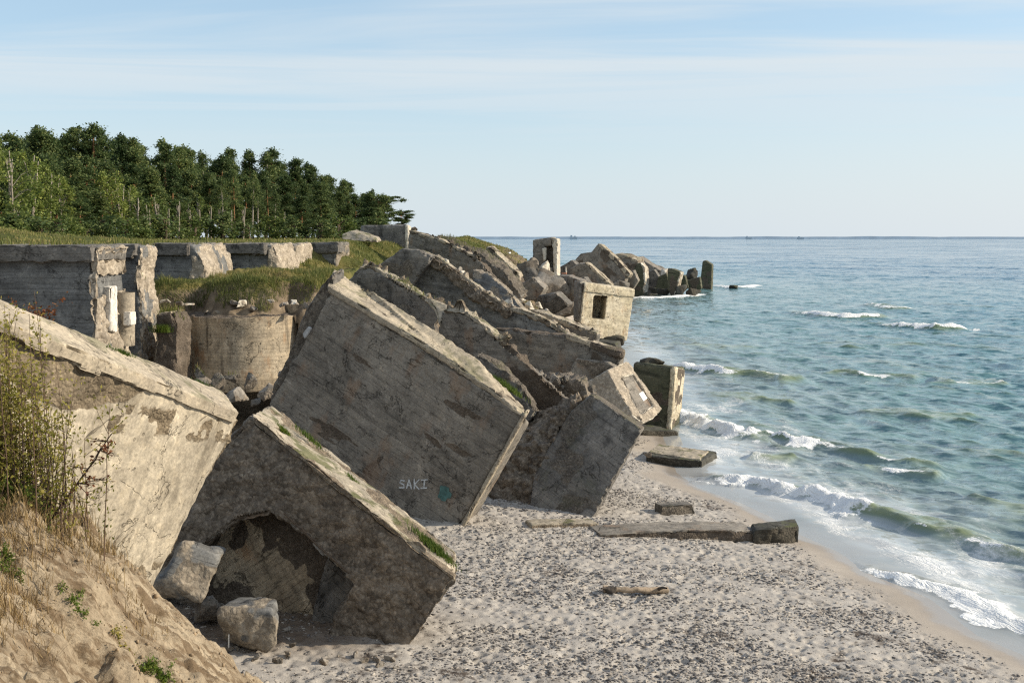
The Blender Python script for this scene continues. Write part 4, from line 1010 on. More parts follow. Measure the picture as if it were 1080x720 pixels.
# ------------------------------------------------------------------ rubble
def boulder(name, label, px, py, w, h, Y, seed, mat='rock', depth=None, rot=(0, 0, 0), group=None, npts=10, cat='boulder'):
    """px,py: centre as seen; w,h: seen size in the photograph's pixels at distance Y"""
    c = P(px, py, Y); k = Y / FPX
    size = (w * k, (depth or min(w, h) * k), h * k)
    me = chunk_mesh('stone', seed, size, npts, .045, .06)
    g = link(name, me, M_[mat], None, Matrix.Translation(c) @ Matrix.Rotation(rot[2], 4, 'Z') @ Matrix.Rotation(rot[1], 4, 'Y') @ Matrix.Rotation(rot[0], 4, 'X'))
    tag(g, label, cat, group)
    return g
boulder('concrete_chunk', 'blue grey angular chunk between the pale leaning slab and the open chamber', 198, 606, 66, 80, 24.6, 207, 'wall', 1.5, (0, R(22), 0), npts=11)
boulder('concrete_chunk', 'squat rounded chunk lying on the sand at the mouth of the open chamber', 268, 658, 72, 54, 23.6, 209, 'wall', 1.4, npts=18)
boulder('concrete_chunk', 'small dark chunk on the sand under the chamber floor between two bigger chunks', 222, 640, 36, 30, 25, 203, 'rock', .9)
for i, (x, y, w_, h_, Y_) in enumerate(((208, 408, 34, 20, 41), (232, 404, 30, 18, 42), (222, 420, 30, 16, 38), (248, 418, 26, 18, 39), (262, 404, 24, 22, 42), (190, 404, 22, 18, 42), (282, 412, 24, 20, 41), (244, 400, 20, 12, 43.5), (270, 424, 18, 12, 38), (300, 396, 26, 24, 43), (212, 396, 16, 12, 43.5))):
    boulder('rubble_chunk', 'pale rubble chunk in the heap at the foot of the curved board marked drum', x, y, w_, h_, Y_, 210 + i, 'mid' if i % 3 else 'rock', None, (0, R(20 * (i % 5) - 40), i), 'rubble chunks below the curved drum', 8)
for i, (x, y, w_, h_, Y_) in enumerate(((540, 322, 16, 8, 86), (550, 318, 10, 9, 87), (547, 328, 14, 7, 80), (558, 322, 9, 9, 86), (535, 328, 14, 7, 80), (560, 330, 14, 10, 85), (553, 310, 9, 8, 95), (568, 322, 12, 9, 90), (530, 318, 9, 6, 84), (575, 330, 10, 9, 88))):
    boulder('rubble_chunk', 'pale rubble chunk in the gully below the foot of the curved leaning plate', x, y, w_, h_, Y_, 230 + i, 'fracture' if i % 2 else 'rock', None, (0, R(25 * (i % 5) - 50), i), 'rubble chunks in the gully below the leaning plate')
boulder('round_boulder', 'pale round boulder directly below the doorway stump', 576, 283, 17, 18, 128, 251, 'fracture', 2.0, (0, R(20), 0))
boulder('round_boulder', 'large dark boulder with a sunlit right end, below the pale round boulder', 584, 305, 46, 34, 122, 252, 'rock', 3.0, (0, R(28), 0))
boulder('grey_boulder', 'big shaded grey boulder at the left of the pale round boulder', 560, 291, 32, 34, 126, 253, 'mid', 3.0, (0, R(-15), 0))
boulder('grey_boulder', 'low boulder with a pale crown next to the doorway stump on the grass', 560, 276, 18, 9, 134, 254, 'rock', 2.4)
boulder('grey_boulder', 'dark boulder low in the shade between the big boulder and the fallen beam', 590, 325, 34, 18, 112, 255, 'dark', 3.0)

for i in range(12):
    x = 176 + i * 13.5 + random.uniform(-4, 4)
    boulder('earth_stone', 'stone bedded in the dark earth face between the mound grass and the drum', x, 326 + random.uniform(-7, 6) - 4 * abs(i - 5.5) / 5, random.uniform(7, 14), random.uniform(5, 9), 47.6 if 195 < x < 300 else 47.4, 520 + i, 'rock' if i % 2 else 'fracture', .5, (0, 0, i), 'stones bedded in the mound face', 9)
# doorway stump
g = rootat('doorway_stump', 'upright concrete stump with a doorway niche, silhouetted against the far sea', 'ruin', 575, 279, 146)
block('wall_face', g, [(562, 253), (583, 250), (584, 290), (562, 290)], ((562, 253, 147), (583, 250, 146), (583, 278, 146)), (.5, 3.2, 0), M_['dark'], vox=.14, amp=.08, chip=.25, seed=261, carves=[([(574, 260), (588, 258), (588, 282), (576, 282)], 2.0, -.5)])
block('pillar', g, [(582.5, 251), (588, 252), (588, 292), (584, 292)], ((562, 253, 146.6), (583, 250, 145.6), (583, 278, 145.6)), (.5, 3.4, 0), M_['fracture'], vox=.12, amp=.08, chip=.2, seed=262)
block('jamb', g, [(571.5, 262), (575.5, 261), (575, 274), (573, 276)], ((562, 253, 146.2), (583, 250, 145.2), (583, 278, 145.2)), (.2, .8, 0), M_['fracture'], vox=.09, amp=.05, chip=.1, seed=263)

# the far point
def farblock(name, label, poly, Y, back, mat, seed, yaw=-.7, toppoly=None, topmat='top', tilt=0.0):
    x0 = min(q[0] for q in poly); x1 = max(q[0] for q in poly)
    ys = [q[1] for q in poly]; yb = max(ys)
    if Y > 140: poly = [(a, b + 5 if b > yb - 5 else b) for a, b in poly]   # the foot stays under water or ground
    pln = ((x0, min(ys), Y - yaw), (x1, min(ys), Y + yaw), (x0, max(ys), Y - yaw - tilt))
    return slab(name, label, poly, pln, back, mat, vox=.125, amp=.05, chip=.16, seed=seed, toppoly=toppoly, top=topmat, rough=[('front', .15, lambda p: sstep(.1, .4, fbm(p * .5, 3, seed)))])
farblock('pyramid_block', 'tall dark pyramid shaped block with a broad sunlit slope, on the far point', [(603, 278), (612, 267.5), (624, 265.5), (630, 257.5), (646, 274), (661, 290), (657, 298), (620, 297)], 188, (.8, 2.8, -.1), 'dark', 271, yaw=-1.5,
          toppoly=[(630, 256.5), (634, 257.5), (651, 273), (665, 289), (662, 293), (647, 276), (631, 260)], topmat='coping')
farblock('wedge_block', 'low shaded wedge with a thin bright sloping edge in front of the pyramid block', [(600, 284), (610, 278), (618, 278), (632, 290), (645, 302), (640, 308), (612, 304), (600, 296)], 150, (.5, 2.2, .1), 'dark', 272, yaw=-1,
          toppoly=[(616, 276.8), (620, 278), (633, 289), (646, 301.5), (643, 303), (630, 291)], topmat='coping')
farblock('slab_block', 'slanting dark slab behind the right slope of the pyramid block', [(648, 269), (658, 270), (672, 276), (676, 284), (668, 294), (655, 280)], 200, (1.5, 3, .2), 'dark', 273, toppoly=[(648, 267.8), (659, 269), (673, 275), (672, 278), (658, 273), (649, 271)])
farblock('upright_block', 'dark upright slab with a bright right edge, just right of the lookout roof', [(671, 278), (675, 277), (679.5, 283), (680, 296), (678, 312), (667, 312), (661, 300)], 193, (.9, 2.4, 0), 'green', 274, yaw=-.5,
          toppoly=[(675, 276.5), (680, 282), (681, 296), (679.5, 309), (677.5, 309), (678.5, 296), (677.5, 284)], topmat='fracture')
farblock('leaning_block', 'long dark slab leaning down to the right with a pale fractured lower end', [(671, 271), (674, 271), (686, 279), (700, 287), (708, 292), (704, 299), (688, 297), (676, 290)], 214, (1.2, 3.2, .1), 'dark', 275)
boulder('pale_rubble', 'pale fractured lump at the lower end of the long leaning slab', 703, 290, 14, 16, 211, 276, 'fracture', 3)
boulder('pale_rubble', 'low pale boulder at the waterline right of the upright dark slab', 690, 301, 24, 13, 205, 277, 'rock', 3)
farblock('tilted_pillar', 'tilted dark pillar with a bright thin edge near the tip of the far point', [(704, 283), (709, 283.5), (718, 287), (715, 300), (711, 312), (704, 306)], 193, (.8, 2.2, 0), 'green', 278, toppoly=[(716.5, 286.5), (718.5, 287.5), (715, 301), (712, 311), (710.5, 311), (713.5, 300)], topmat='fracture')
boulder('dark_boulder', 'dark humped boulder between the tilted pillar and the standing stone', 730, 291, 17, 20, 207, 279, 'wetrock', 3)
farblock('standing_stone', 'lone dark standing slab leaning at the outermost tip in the surf', [(741, 275.5), (744, 274.5), (751, 279), (750, 304), (739, 304.5), (737, 300)], 219, (.7, 2.2, 0), 'green', 280)
for i, (x, y, w_, h_, Y_, lb) in enumerate(((716, 307, 18, 14, 193, 'black wet rock at the foot of the tilted pillar'), (730, 307, 18, 13, 195, 'black wet rock with a flat top left of the standing stone'), (696, 308, 30, 9, 197, 'low black wet rock along the waterline under the pale boulder'),
        (687, 312, 14, 6, 191, 'black flat rock awash right of the upright dark slab'), (775, 303, 14, 6, 222, 'small black rock alone in the surf beyond the standing stone'), (722, 293, 9, 14, 206, 'little black rock wedged behind the tilted pillar'),
        (655, 301, 26, 13, 186, 'flat pale topped rock below the pyramid block slope'), (636, 307, 40, 14, 150, 'dark broad rock behind the roof of the lookout'))):
    boulder('wet_rock', lb, x, y, w_, h_, Y_, 290 + i, 'wetrock' if i != 6 else 'rock', 2.5, (0, 0, i))
for i, (poly, Y_, mt_, lb) in enumerate((
    ([(652, 290), (668, 285), (673, 296), (662, 308), (650, 303)], 190, 'dark', 'dark tilted slab directly right of the foot of the pyramid block'),
    ([(680, 288), (690, 284), (698, 296), (692, 308), (682, 306)], 203, 'mid', 'short angular slab leaning against the right side of the upright slab'),
    ([(694, 292), (703, 288), (706, 301), (698, 309), (690, 305)], 200, 'green', 'dark angular block left of the tilted pillar, above the waterline'),
    ([(709, 293), (722, 290), (726, 303), (714, 309)], 201, 'green', 'dark wedge right of the tilted pillar below the humped boulder'),
    ([(724, 296), (738, 292), (740, 304), (728, 309)], 202, 'green', 'dark low slab between the humped boulder and the standing stone'),
    ([(640, 280), (655, 282), (664, 295), (648, 299)], 196, 'dark', 'slab in the shade under the right slope of the pyramid block'),
    ([(590, 282), (603, 274), (612, 282), (606, 296), (592, 296)], 158, 'mid', 'angular grey slab left of the thin edged wedge'),
    ([(600, 297), (616, 292), (625, 303), (606, 310)], 146, 'mid', 'low angular slab just left of the lookout roof corner'),
    ([(548, 300), (562, 292), (574, 304), (566, 318), (550, 316)], 112, 'dark', 'angular dark slab above the rubble gully'),
    ([(566, 312), (586, 308), (600, 322), (584, 332), (568, 328)], 104, 'mid', 'angular slab between the large dark boulder and the fallen beam'),
    ([(684, 278), (697, 281), (709, 290), (700, 297), (688, 291)], 218, 'mid', 'grey slab lying behind the long leaning slab'),
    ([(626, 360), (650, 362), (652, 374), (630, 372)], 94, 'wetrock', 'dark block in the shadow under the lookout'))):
    farblock('broken_slab', lb, poly, Y_, (.6, 2.4, .0), mt_, 400 + i)
for i in range(34):
    u = i / 33.0; r1_ = random.random(); k_ = 1 + i % 2
    if k_ == 0: x, y, Y_ = 520 + 80 * r1_, 335 + 30 * r1_ + random.uniform(-5, 5), 58 - 3 * r1_; lb = 'rubble lump on the dark leaning wall under the fallen beam'; gp = 'rubble lumps on the dark leaning wall'
    elif k_ == 1: x = 440 + 130 * r1_; y = np.interp(x, [440, 465, 478, 512, 540, 570], [266, 275, 285, 311, 326, 336]) + random.uniform(-1, 2); Y_ = 64 - 4 * r1_ + .4; lb = 'rubble lump on the jagged crest of the long fallen wall'; gp = 'rubble lumps on the long fallen wall'
    else: x, y, Y_ = 560 + 70 * r1_, 396 + 20 * r1_ + random.uniform(-6, 6), 43.3; lb = 'rubble lump on the dark shoulder above the cobble core block'; gp = 'rubble lumps on the rubble shoulder'
    s_ = random.uniform(5, 14)
    boulder('rubble_lump', lb, x, y, s_ * 1.3, s_, Y_, 430 + i, 'fracture' if i % 4 == 0 else 'rock' if i % 4 < 3 else 'mid', None, (0, random.uniform(-.7, .7), i), gp, 10)
for i in range(26):
    x = random.uniform(196, 420); y = 690 + random.uniform(-34, 14) if x < 330 else 692 + random.uniform(-2, 14)
    q = bz(x, y); s_ = random.uniform(.06, .2); Y_ = q.y; kx = FPX / Y_
    if dune_h(np.array([q.x]), np.array([q.y]))[0] > q.z + .1: continue
    boulder('concrete_shard', 'small concrete shard in the dirt at the mouth of the chamber block', x, y - s_ * kx * .2, s_ * 1.4 * kx, s_ * kx, Y_, 480 + i, 'rock' if i % 2 else 'aggregate', None, (0, 0, i), 'concrete shards before the chamber block', 10)
# painted stub on the grass
g = rootat('painted_stub', 'tiny concrete stub with white and orange paint on the grassy knoll', 'marker', 538, 274, 140)
link('body', chunk_mesh('stub', 311, (.5, .5, .95), 20), M_['signwhite'], g, Matrix.Translation(P(537, 270, 140)))
link('orange_foot', chunk_mesh('stub_foot', 312, (.75, .6, .45), 20), M_['orange'], g, Matrix.Translation(P(539.5, 272, 139.9)))
g = rootat('painted_stub', 'slim pale post with a rusty red foot on the rubble above the lookout', 'marker', 597, 290, 130)
link('body', chunk_mesh('stub', 313, (.25, .25, .9), 20), M_['fracture'], g, Matrix.Translation(P(597, 284.5, 130)))
link('rusty_foot', chunk_mesh('stub_foot', 314, (.7, .5, .45), 20), M_['orange'], g, Matrix.Translation(P(595, 289, 130)))

# ------------------------------------------------------------------ slabs lying on the beach
def flatslab(name, label, front, hfront, depth, mat, seed, topmat='top', cat='beach slab', vox=.06, rot=None):
    """front: seen lower front edge points, left to right"""
    A = [bz(*q) for q in front]
    d = (A[-1] - A[0]).normalized(); n = Vector((0, 0, 1)).cross(d).normalized()
    if n.y < 0: n = -n
    c = sum(A, Vector()) / len(A)
    g = thing(name, label, cat, c)
    up = Vector((0, 0, 1))
    hl = hfront if isinstance(hfront, (list, tuple)) else [hfront] * len(A)
    poly = [a + up * h for a, h in zip(A, hl)] + [a - up * .3 for a in A[::-1]]
    block('body', g, poly, (poly[0], poly[len(A) - 1], poly[len(A)]), n * depth, M_[mat], vox=vox, amp=.04, chip=.12, seed=seed, rough=[('front', .10, None)])
    return g, A, n
flatslab('beach_slab', 'long low slab crossing the beach toward the water with a dark front edge', [(632, 566), (700, 567), (760, 570), (800, 571)], [.05, .22, .33, .34], 1.3, 'dark', 321)
g, A, n = flatslab('slab_end_block', 'square dark block at the seaward end of the long beach slab', [(797, 571), (815, 574), (838, 573)], [.42, .52, .52], .8, 'wetrock', 322)
flatslab('short_beach_slab', 'short dark slab lying in the cobbles above the long beach slab', [(698, 542), (733, 542)], [.30, .34], .55, 'mid', 323)
g2 = boulder('pale_stone', 'pale square stone touching the right end of the short beach slab', 738, 539, 9, 8, 41, 324, 'fracture', .3)
g, A, n = flatslab('tidal_slab', 'broad flat slab at the edge of the surf with an undercut black front', [(682, 486), (698, 490), (738, 494)], [.30, .34, .30], 2.6, 'wetrock', 325)
_A = [a_ + Vector((0, 0, .36)) for a_ in A]
block('sandy_top', g, [_A[0] + n * .25, _A[-1] + n * .2, _A[-1] + n * 2.3, _A[0] + n * 2.4], (_A[0] + n * .25, _A[-1] + n * .2, _A[-1] + n * 2.3), (0, 0, -.12), M_['top'], vox=.06, amp=.05, chip=.2, seed=329)
boulder('slab_stone', 'small dark stone at the left end of the flat tidal slab', 682, 480, 10, 8, 47, 326, 'rock', .4)
flatslab('dark_ledge', 'wet dark ledge in front of the foot of the shoreline block', [(676, 459), (716, 459)], [.3, .22], 2.0, 'wetrock', 327)
flatslab('sunken_slab_edge', 'thin sand covered slab edge left of the long beach slab', [(560, 556), (632, 556)], [.10, .16], .7, 'top', 328)
# driftwood
g = thing('driftwood_log', 'short pale driftwood log lying alone on the dark cobbles', 'driftwood', bz(668, 624))
p0, p1, p2 = bz(636, 621, .10), bz(672, 622, .12), bz(704, 622, .09)
pts = [p0.lerp(p1, t_) if t_ < 1 else p1.lerp(p2, t_ - 1) for t_ in np.linspace(0, 2, 26)]
pts = np.array([tuple(q) for q in pts]); pts[:, 2] += .02 * fbm(pts * 3, 3, 7)
V, Fq = tube_arrays(pts, .085 + .05 * fbm(pts * 2.2, 3, 9) + .015, 12); V = V + .03 * fbm(V * 9, 3, 3)[:, None]
a = Acc(); a.add(V, Fq); link('trunk', a.mesh('trunk'), M_['wood'], g)
for (b0_, b1_) in (((694, 621, .12), (698, 613, .42)), ((640, 622, .1), (634, 618, .18))):
    q0, q1 = bz(*b0_), bz(b1_[0], 620, b1_[2])
    q1.x = P(b1_[0], 620, q0.y).x
    V, Fq = tube_arrays([tuple(q0), tuple(q0.lerp(q1, .5) + Vector((.02, 0, .03))), tuple(q1)], [.05, .035, .02], 8); a = Acc(); a.add(V, Fq)
    link('branch_stub', a.mesh('branch_stub'), M_['wooddark'], g)
k = link('bark_end', chunk_mesh('bark_end', 331, (.34, .24, .22), 18), M_['wooddark'], g, Matrix.Translation(bz(644, 622, .1)))
g = thing('marker_stick', 'thin pale stick standing in the sand before the chamber chunk', 'stick', bz(241, 686))
V, Fq = tube_arrays([tuple(bz(241, 686)), tuple(bz(241, 686) + Vector((.01, 0, .2))), tuple(bz(241, 686) + Vector((.015, 0, .36)))], .016, 6); a = Acc(); a.add(V, Fq)
link('shaft', a.mesh('shaft'), M_['signwhite'], g)

# cobbles strewn over the beach
acc_V = []; acc_F = []; acc_r = []; base = []
bmx = bmesh.new(); bmesh.ops.create_icosphere(bmx, subdivisions=1, radius=1.0)
bv = np.array([v.co[:] for v in bmx.verts]); bf = np.array([[v.index for v in f.verts] for f in bmx.faces]); bmx.free()
for i in range(7): base.append(bv * (1 + .25 * fbm(bv * 1.3 + i * 9, 3, 340 + i))[:, None])
N0 = 210000
yy_ = 19 + (58 - 19) * rng.random(N0)**1.5; xx_ = -8 + 21 * rng.random(N0)
dd_ = (shore_x(yy_) - xx_) * .88
den = sstep(.9, 2.1, dd_ + .7 * fbm(np.c_[xx_, yy_] * .5, 3, 41)) * (.12 + .88 * sstep(-.22, .28, fbm(np.c_[xx_, yy_] * np.array([.4, .6]), 5, 351, .6)))
den *= 1 - .75 * sstep(-1.5, -3.5, xx_) * (yy_ < 26)
keepm = rng.random(N0) < den * .98
xx_, yy_ = xx_[keepm], yy_[keepm]
det_, _ = beach_detail(xx_, yy_)
zz_ = ground_h(xx_, yy_) + det_
n_ = len(xx_); sz = .008 + .026 * rng.random(n_)**3.4
for i in range(7):
    s = np.arange(n_) % 7 == i; c_ = s.sum()
    an = rng.normal(0, .6, c_); q = base[i]
    sx_ = sz[s] * rng.uniform(1.3, 2.8, c_); sy_ = sz[s] * rng.uniform(.8, 1.2, c_); sz_ = sz[s] * rng.uniform(.55, .9, c_)
    lx = q[None, :, 0] * sx_[:, None]; ly = q[None, :, 1] * sy_[:, None]; lz = q[None, :, 2] * sz_[:, None]
    VX = lx * np.cos(an)[:, None] - ly * np.sin(an)[:, None] + xx_[s][:, None]; VY = lx * np.sin(an)[:, None] + ly * np.cos(an)[:, None] + yy_[s][:, None]
    VZ = lz + (zz_[s] + sz_ * .35)[:, None]
    off = sum(len(v_) for v_ in acc_V)
    acc_V.append(np.stack([VX, VY, VZ], -1).reshape(-1, 3)); acc_F.append((bf[None] + (np.arange(c_) * len(q))[:, None, None]).reshape(-1, 3) + off)
    acc_r.append(np.repeat(rng.random(c_), len(q)))
BASE_STONES = base; BASE_F = bf
m, t = mat('cobble_stone'); r1 = t.attr('rnd').outputs['Fac']
finish(t, t.ramp(r1, [(0, (.085, .08, .08)), (.4, (.16, .15, .143)), (.75, (.29, .262, .235)), (1, (.46, .42, .365))]), .85, None)
setting('beach_cobbles', np_mesh('beach_cobbles', np.concatenate(acc_V), np.concatenate(acc_F), {'rnd': np.concatenate(acc_r)}), m, 'stuff')

# ------------------------------------------------------------------ harbour features on the horizon, modelled in ship form
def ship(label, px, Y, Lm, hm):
    p = P(px, 249.5, Y); g = thing('harbour_feature', label, 'ship', (p.x, Y, 0), 'harbour features on the horizon')
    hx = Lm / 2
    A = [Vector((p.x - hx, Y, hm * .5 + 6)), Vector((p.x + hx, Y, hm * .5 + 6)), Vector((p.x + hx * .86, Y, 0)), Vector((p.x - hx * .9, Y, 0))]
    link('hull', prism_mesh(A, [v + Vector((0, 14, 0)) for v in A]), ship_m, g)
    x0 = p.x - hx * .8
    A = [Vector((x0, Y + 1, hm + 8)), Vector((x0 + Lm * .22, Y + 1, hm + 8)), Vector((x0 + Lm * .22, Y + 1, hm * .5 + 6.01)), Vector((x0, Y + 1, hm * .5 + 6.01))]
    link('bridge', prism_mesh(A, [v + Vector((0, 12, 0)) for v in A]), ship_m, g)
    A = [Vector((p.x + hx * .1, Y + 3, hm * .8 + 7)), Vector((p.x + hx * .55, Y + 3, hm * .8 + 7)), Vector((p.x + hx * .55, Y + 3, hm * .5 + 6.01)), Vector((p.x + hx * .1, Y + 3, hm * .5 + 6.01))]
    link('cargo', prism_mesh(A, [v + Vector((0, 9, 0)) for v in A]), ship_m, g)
ship_m = simple('horizon_haze_grey', (.46, .53, .59), .7, .02, .1)  # distance haze is mixed into this pale blue grey
ship_scale = .7
ship('pale block shaped harbour feature on the horizon just right of the doorway stump', 605, 5000, 34, 10)
ship('small harbour feature on the horizon over open water, left of the other right hand one', 790, 5000, 26, 6)
ship('small harbour feature on the horizon, furthest right over open water', 845, 5000, 28, 5)
# ------------------------------------------------------------------ leaf clouds
def cards(C, size, r, elong=1.0, flat=0.0):
    """random small leaf faces at points C"""
    n = len(C); size = np.broadcast_to(size, (n,))
    a = r.normal(size=(n, 3)); a[:, 2] *= (1 - flat); a /= np.linalg.norm(a, axis=1)[:, None]
    b = r.normal(size=(n, 3)); b -= (b * a).sum(1)[:, None] * a; b /= np.linalg.norm(b, axis=1)[:, None]
    a = a * (size * elong)[:, None] * .5; b = b * size[:, None] * .5
    V = np.stack([C - a - b * .35, C - b * .9 + a * .1, C + a, C + b * .9 + a * .1], 1).reshape(-1, 3)
    return V, np.arange(n * 4).reshape(-1, 4), np.repeat(r.random(n), 4)
def ell(r, n, c, rad, shell=.45):
    return np.array(c) + np.clip(r.normal(size=(n, 3)) * .55, -1.5, 1.5) * np.array(rad)
def trunk_arr(acc, r, h, r0, lean=.03, wob=.06, n=14, top=.05):
    z = np.linspace(0, h, n); px = np.cumsum(r.normal(0, wob, n)) * .35 + lean * z; py = np.cumsum(r.normal(0, wob, n)) * .35
    pts = np.c_[px - px[0], py - py[0], z]
    V, Fq = tube_arrays(pts, r0 * (1 - z / h) ** .8 + top, 7); acc.add(V, Fq); return pts
def make_pine(seed, h=15, low=.38, spread=2.6, tufts=170, limbs=34, lean=.02, flat_top=False, flatten=1.0):
    r = np.random.default_rng(seed); T = Acc(); Cw = Acc()
    tp = trunk_arr(T, r, h * .96, .2, lean)
    f = lambda z: np.array([np.interp(z, tp[:, 2], tp[:, 0]), np.interp(z, tp[:, 2], tp[:, 1]), z])
    for i in range(limbs):
        u = (i + r.random()) / limbs; z = h * (low + (.95 - low) * u)
        w = spread * r.choice([.6, 1, 1, 1.25]) * ((.35 + .65 * math.sin(min(1, u * 1.35 + .18) * math.pi * .75)) if not flat_top else (.5 + .5 * u)) * r.uniform(.45, 1.15) * (1 - .8 * max(0, u - .5) / .5 * (0 if flat_top else 1))
        an = r.uniform(0, 6.28); o = f(z)
        tip = o + np.array([math.cos(an) * w, math.sin(an) * w, r.uniform(.1, .5) * w * .6])
        mid = o * .5 + tip * .5 + np.array([0, 0, -.12 * w])
        V, Fq = tube_arrays([o, mid, tip], [.06, .04, .015], 4); T.add(V, Fq)
        for q in ((.95, 1.0), (.6, .75)):
            c = o * (1 - q[0]) + tip * q[0] + r.normal(0, .12, 3)
            rad = np.array([r.uniform(.5, 1.25), r.uniform(.5, 1.25), r.uniform(.35, .8) * flatten]) * q[1] * (1.15 - .35 * u)
            nn_ = int(tufts * q[1] * r.uniform(.6, 1.2))
            Cw.add(*cards(ell(r, nn_, c, rad), r.uniform(.10, .24, nn_), r, 2.2))
    c = f(h * .95); Cw.add(*cards(ell(r, tufts, c, (.5, .5, .6)), r.uniform(.16, .32, tufts), r, 1.5))
    return T.mesh('trunk'), Cw.mesh('crown', False)
def make_leafy(seed, h=9, spread=2.4, n=26, tufts=120, low=.12, stems=3, leaf=.22):
    r = np.random.default_rng(seed); T = Acc(); Cw = Acc()
    for s in range(stems):
        tp = trunk_arr(T, r, h * r.uniform(.75, .98), .1, r.normal(0, .08), .09)
    for i in range(n):
        u = (i + r.random()) / n; z = h * (low + (.97 - low) * u)
        w = spread * (.3 + .7 * math.sin(math.pi * (.15 + .8 * u))) * math.sqrt(r.random())
        an = r.uniform(0, 6.28); c = np.array([math.cos(an) * w, math.sin(an) * w, z])
        V, Fq = tube_arrays([np.array([0, 0, z * .75]), c * np.array([.5, .5, .93]), c], [.04, .03, .012], 4); T.add(V, Fq)
        rad = np.array([.7, .7, .85]) * r.uniform(.6, 1.15) * spread / 2.4
        nn_ = int(tufts * r.uniform(.6, 1.2)); Cw.add(*cards(ell(r, nn_, c, rad, .5), r.uniform(.6, 1.3, nn_) * leaf, r, 1.3))
    return T.mesh('trunk'), Cw.mesh('crown', False)
PINES = [make_pine(400 + i, 15, low=(.16, .24, .34, .2, .3, .1)[i % 6], spread=(3.2, 3.5, 2.9, 3.7, 3.1, 2.7)[i % 6], lean=(.02, -.02, .04, 0, -.03, .01)[i % 6]) for i in range(7)]
SLIM = [make_pine(430 + i, 15, low=.5, spread=1.7, limbs=18, tufts=90, lean=(.03, -.04, .06)[i]) for i in range(3)]
BENT = [make_pine(440, 10, low=.52, spread=4.6, limbs=22, lean=.12, flat_top=True, flatten=.55, tufts=300), make_pine(441, 10, low=.3, spread=2.6, limbs=18, lean=-.02, flat_top=True)]
LEAFY = [make_leafy(450 + i, 9, (2.5, 2.1, 2.8)[i]) for i in range(3)]
SAPL = [make_leafy(460 + i, 6, (1.3, 1.0, 1.5)[i], n=18, tufts=80, low=.1, stems=2, leaf=.17) for i in range(3)]
SHRUB = [make_leafy(470 + i, 2.6, (1.9, 1.5, 2.2)[i], n=18, tufts=90, low=.08, stems=4, leaf=.19) for i in range(3)]
ORD = ['first', 'second', 'third', 'fourth', 'fifth', 'sixth', 'seventh', 'eighth', 'ninth', 'tenth', 'eleventh', 'twelfth', 'thirteenth', 'fourteenth', 'fifteenth', 'sixteenth', 'seventeenth', 'eighteenth', 'nineteenth', 'twentieth', 'twenty first', 'twenty second', 'twenty third', 'twenty fourth', 'twenty fifth', 'twenty sixth', 'twenty seventh', 'twenty eighth', 'twenty ninth', 'thirtieth']
def plant(name, cat, label, var, px, Y, ytop, h0, leafm, barkm, group, wide=1.0, r=random):
    x = P(px, 250, Y).x; z = H(x, Y) - .15
    ztop = P(px, ytop, Y).z; s = max(ztop - z, .5) / h0
    g = thing(name, label, cat, (x, Y, z), group, r.uniform(0, 6.28))
    sw_ = (s ** .6) * wide
    M = g.matrix_basis @ Matrix.Diagonal((sw_, sw_, s, 1))
    link('trunk', var[0], M_[barkm], g, M); link('crown', var[1], M_[leafm], g, M)
    return g
SKY = [(0, 138), (12, 142), (25, 133), (40, 137), (50, 132), (62, 141), (75, 136), (88, 135), (100, 134), (112, 138), (126, 143), (138, 141), (150, 148), (165, 147), (178, 152), (193, 151), (206, 154), (220, 158), (236, 159), (250, 160), (264, 163), (278, 158), (292, 158), (306, 162), (320, 172), (332, 169), (346, 180), (358, 183), (372, 189), (386, 193)]
rr_ = random.Random(5)
def fY(px): return 138 + .33 * px
for i, (px, yt) in enumerate(SKY):
    plant('pine_tree', 'tree', f'tall dark skyline pine of the wood, {ORD[i]} tree top from the left', (SLIM[i % 3] if i % 4 == 1 else PINES[i % 7]), px + rr_.uniform(-5, 5), fY(px) + rr_.uniform(4, 14), yt + rr_.uniform(-5, 7), 15, 'pine', 'pinebark', 'pines of the clifftop wood', 1.15)
for i in range(26):
    px = -20 + i * 16 + rr_.uniform(-5, 5); yt = np.interp(px, [q[0] for q in SKY], [q[1] for q in SKY]) + rr_.uniform(3, 16)
    plant('pine_tree', 'tree', 'dark pine packed in the depth of the wood behind the skyline trees', PINES[i % 7], px, fY(px) + rr_.uniform(16, 40), yt, 15, 'pine', 'pinebark', 'pines in the depth of the wood', 1.3)
MID = [(-12, 155), (18, 160), (46, 158), (72, 166), (94, 160), (118, 168), (142, 170), (162, 176), (182, 172), (203, 180), (222, 184), (243, 182), (260, 190), (282, 182), (301, 184), (322, 192), (340, 196), (360, 202), (378, 206), (394, 208), (402, 212), (388, 203)]
for i, (px, yt) in enumerate(MID):
    plant('pine_tree', 'tree', f'lower pine in the mid depth of the wood, {ORD[i]} from the left', PINES[(i * 3 + 2) % 7], px + rr_.uniform(-3, 3), fY(px) - rr_.uniform(3, 11), yt + rr_.uniform(-4, 4), 15, 'pine', 'pinebark', 'pines of the clifftop wood', 1.25)
FRONT = [(70, 196), (84, 206), (60, 212), (108, 208), (192, 214), (318, 206), (345, 214), (368, 214), (388, 218), (2, 200)]
for i, (px, yt) in enumerate(sorted(FRONT)):
    plant('pine_tree', 'tree', f'short bushy pine at the front edge of the wood, {ORD[i]} from the left', PINES[(i * 2 + 5) % 7] if i % 2 else PINES[5], px, fY(px) - rr_.uniform(14, 20), yt, 15, 'pine', 'pinebark', 'pines of the clifftop wood', 1.5)
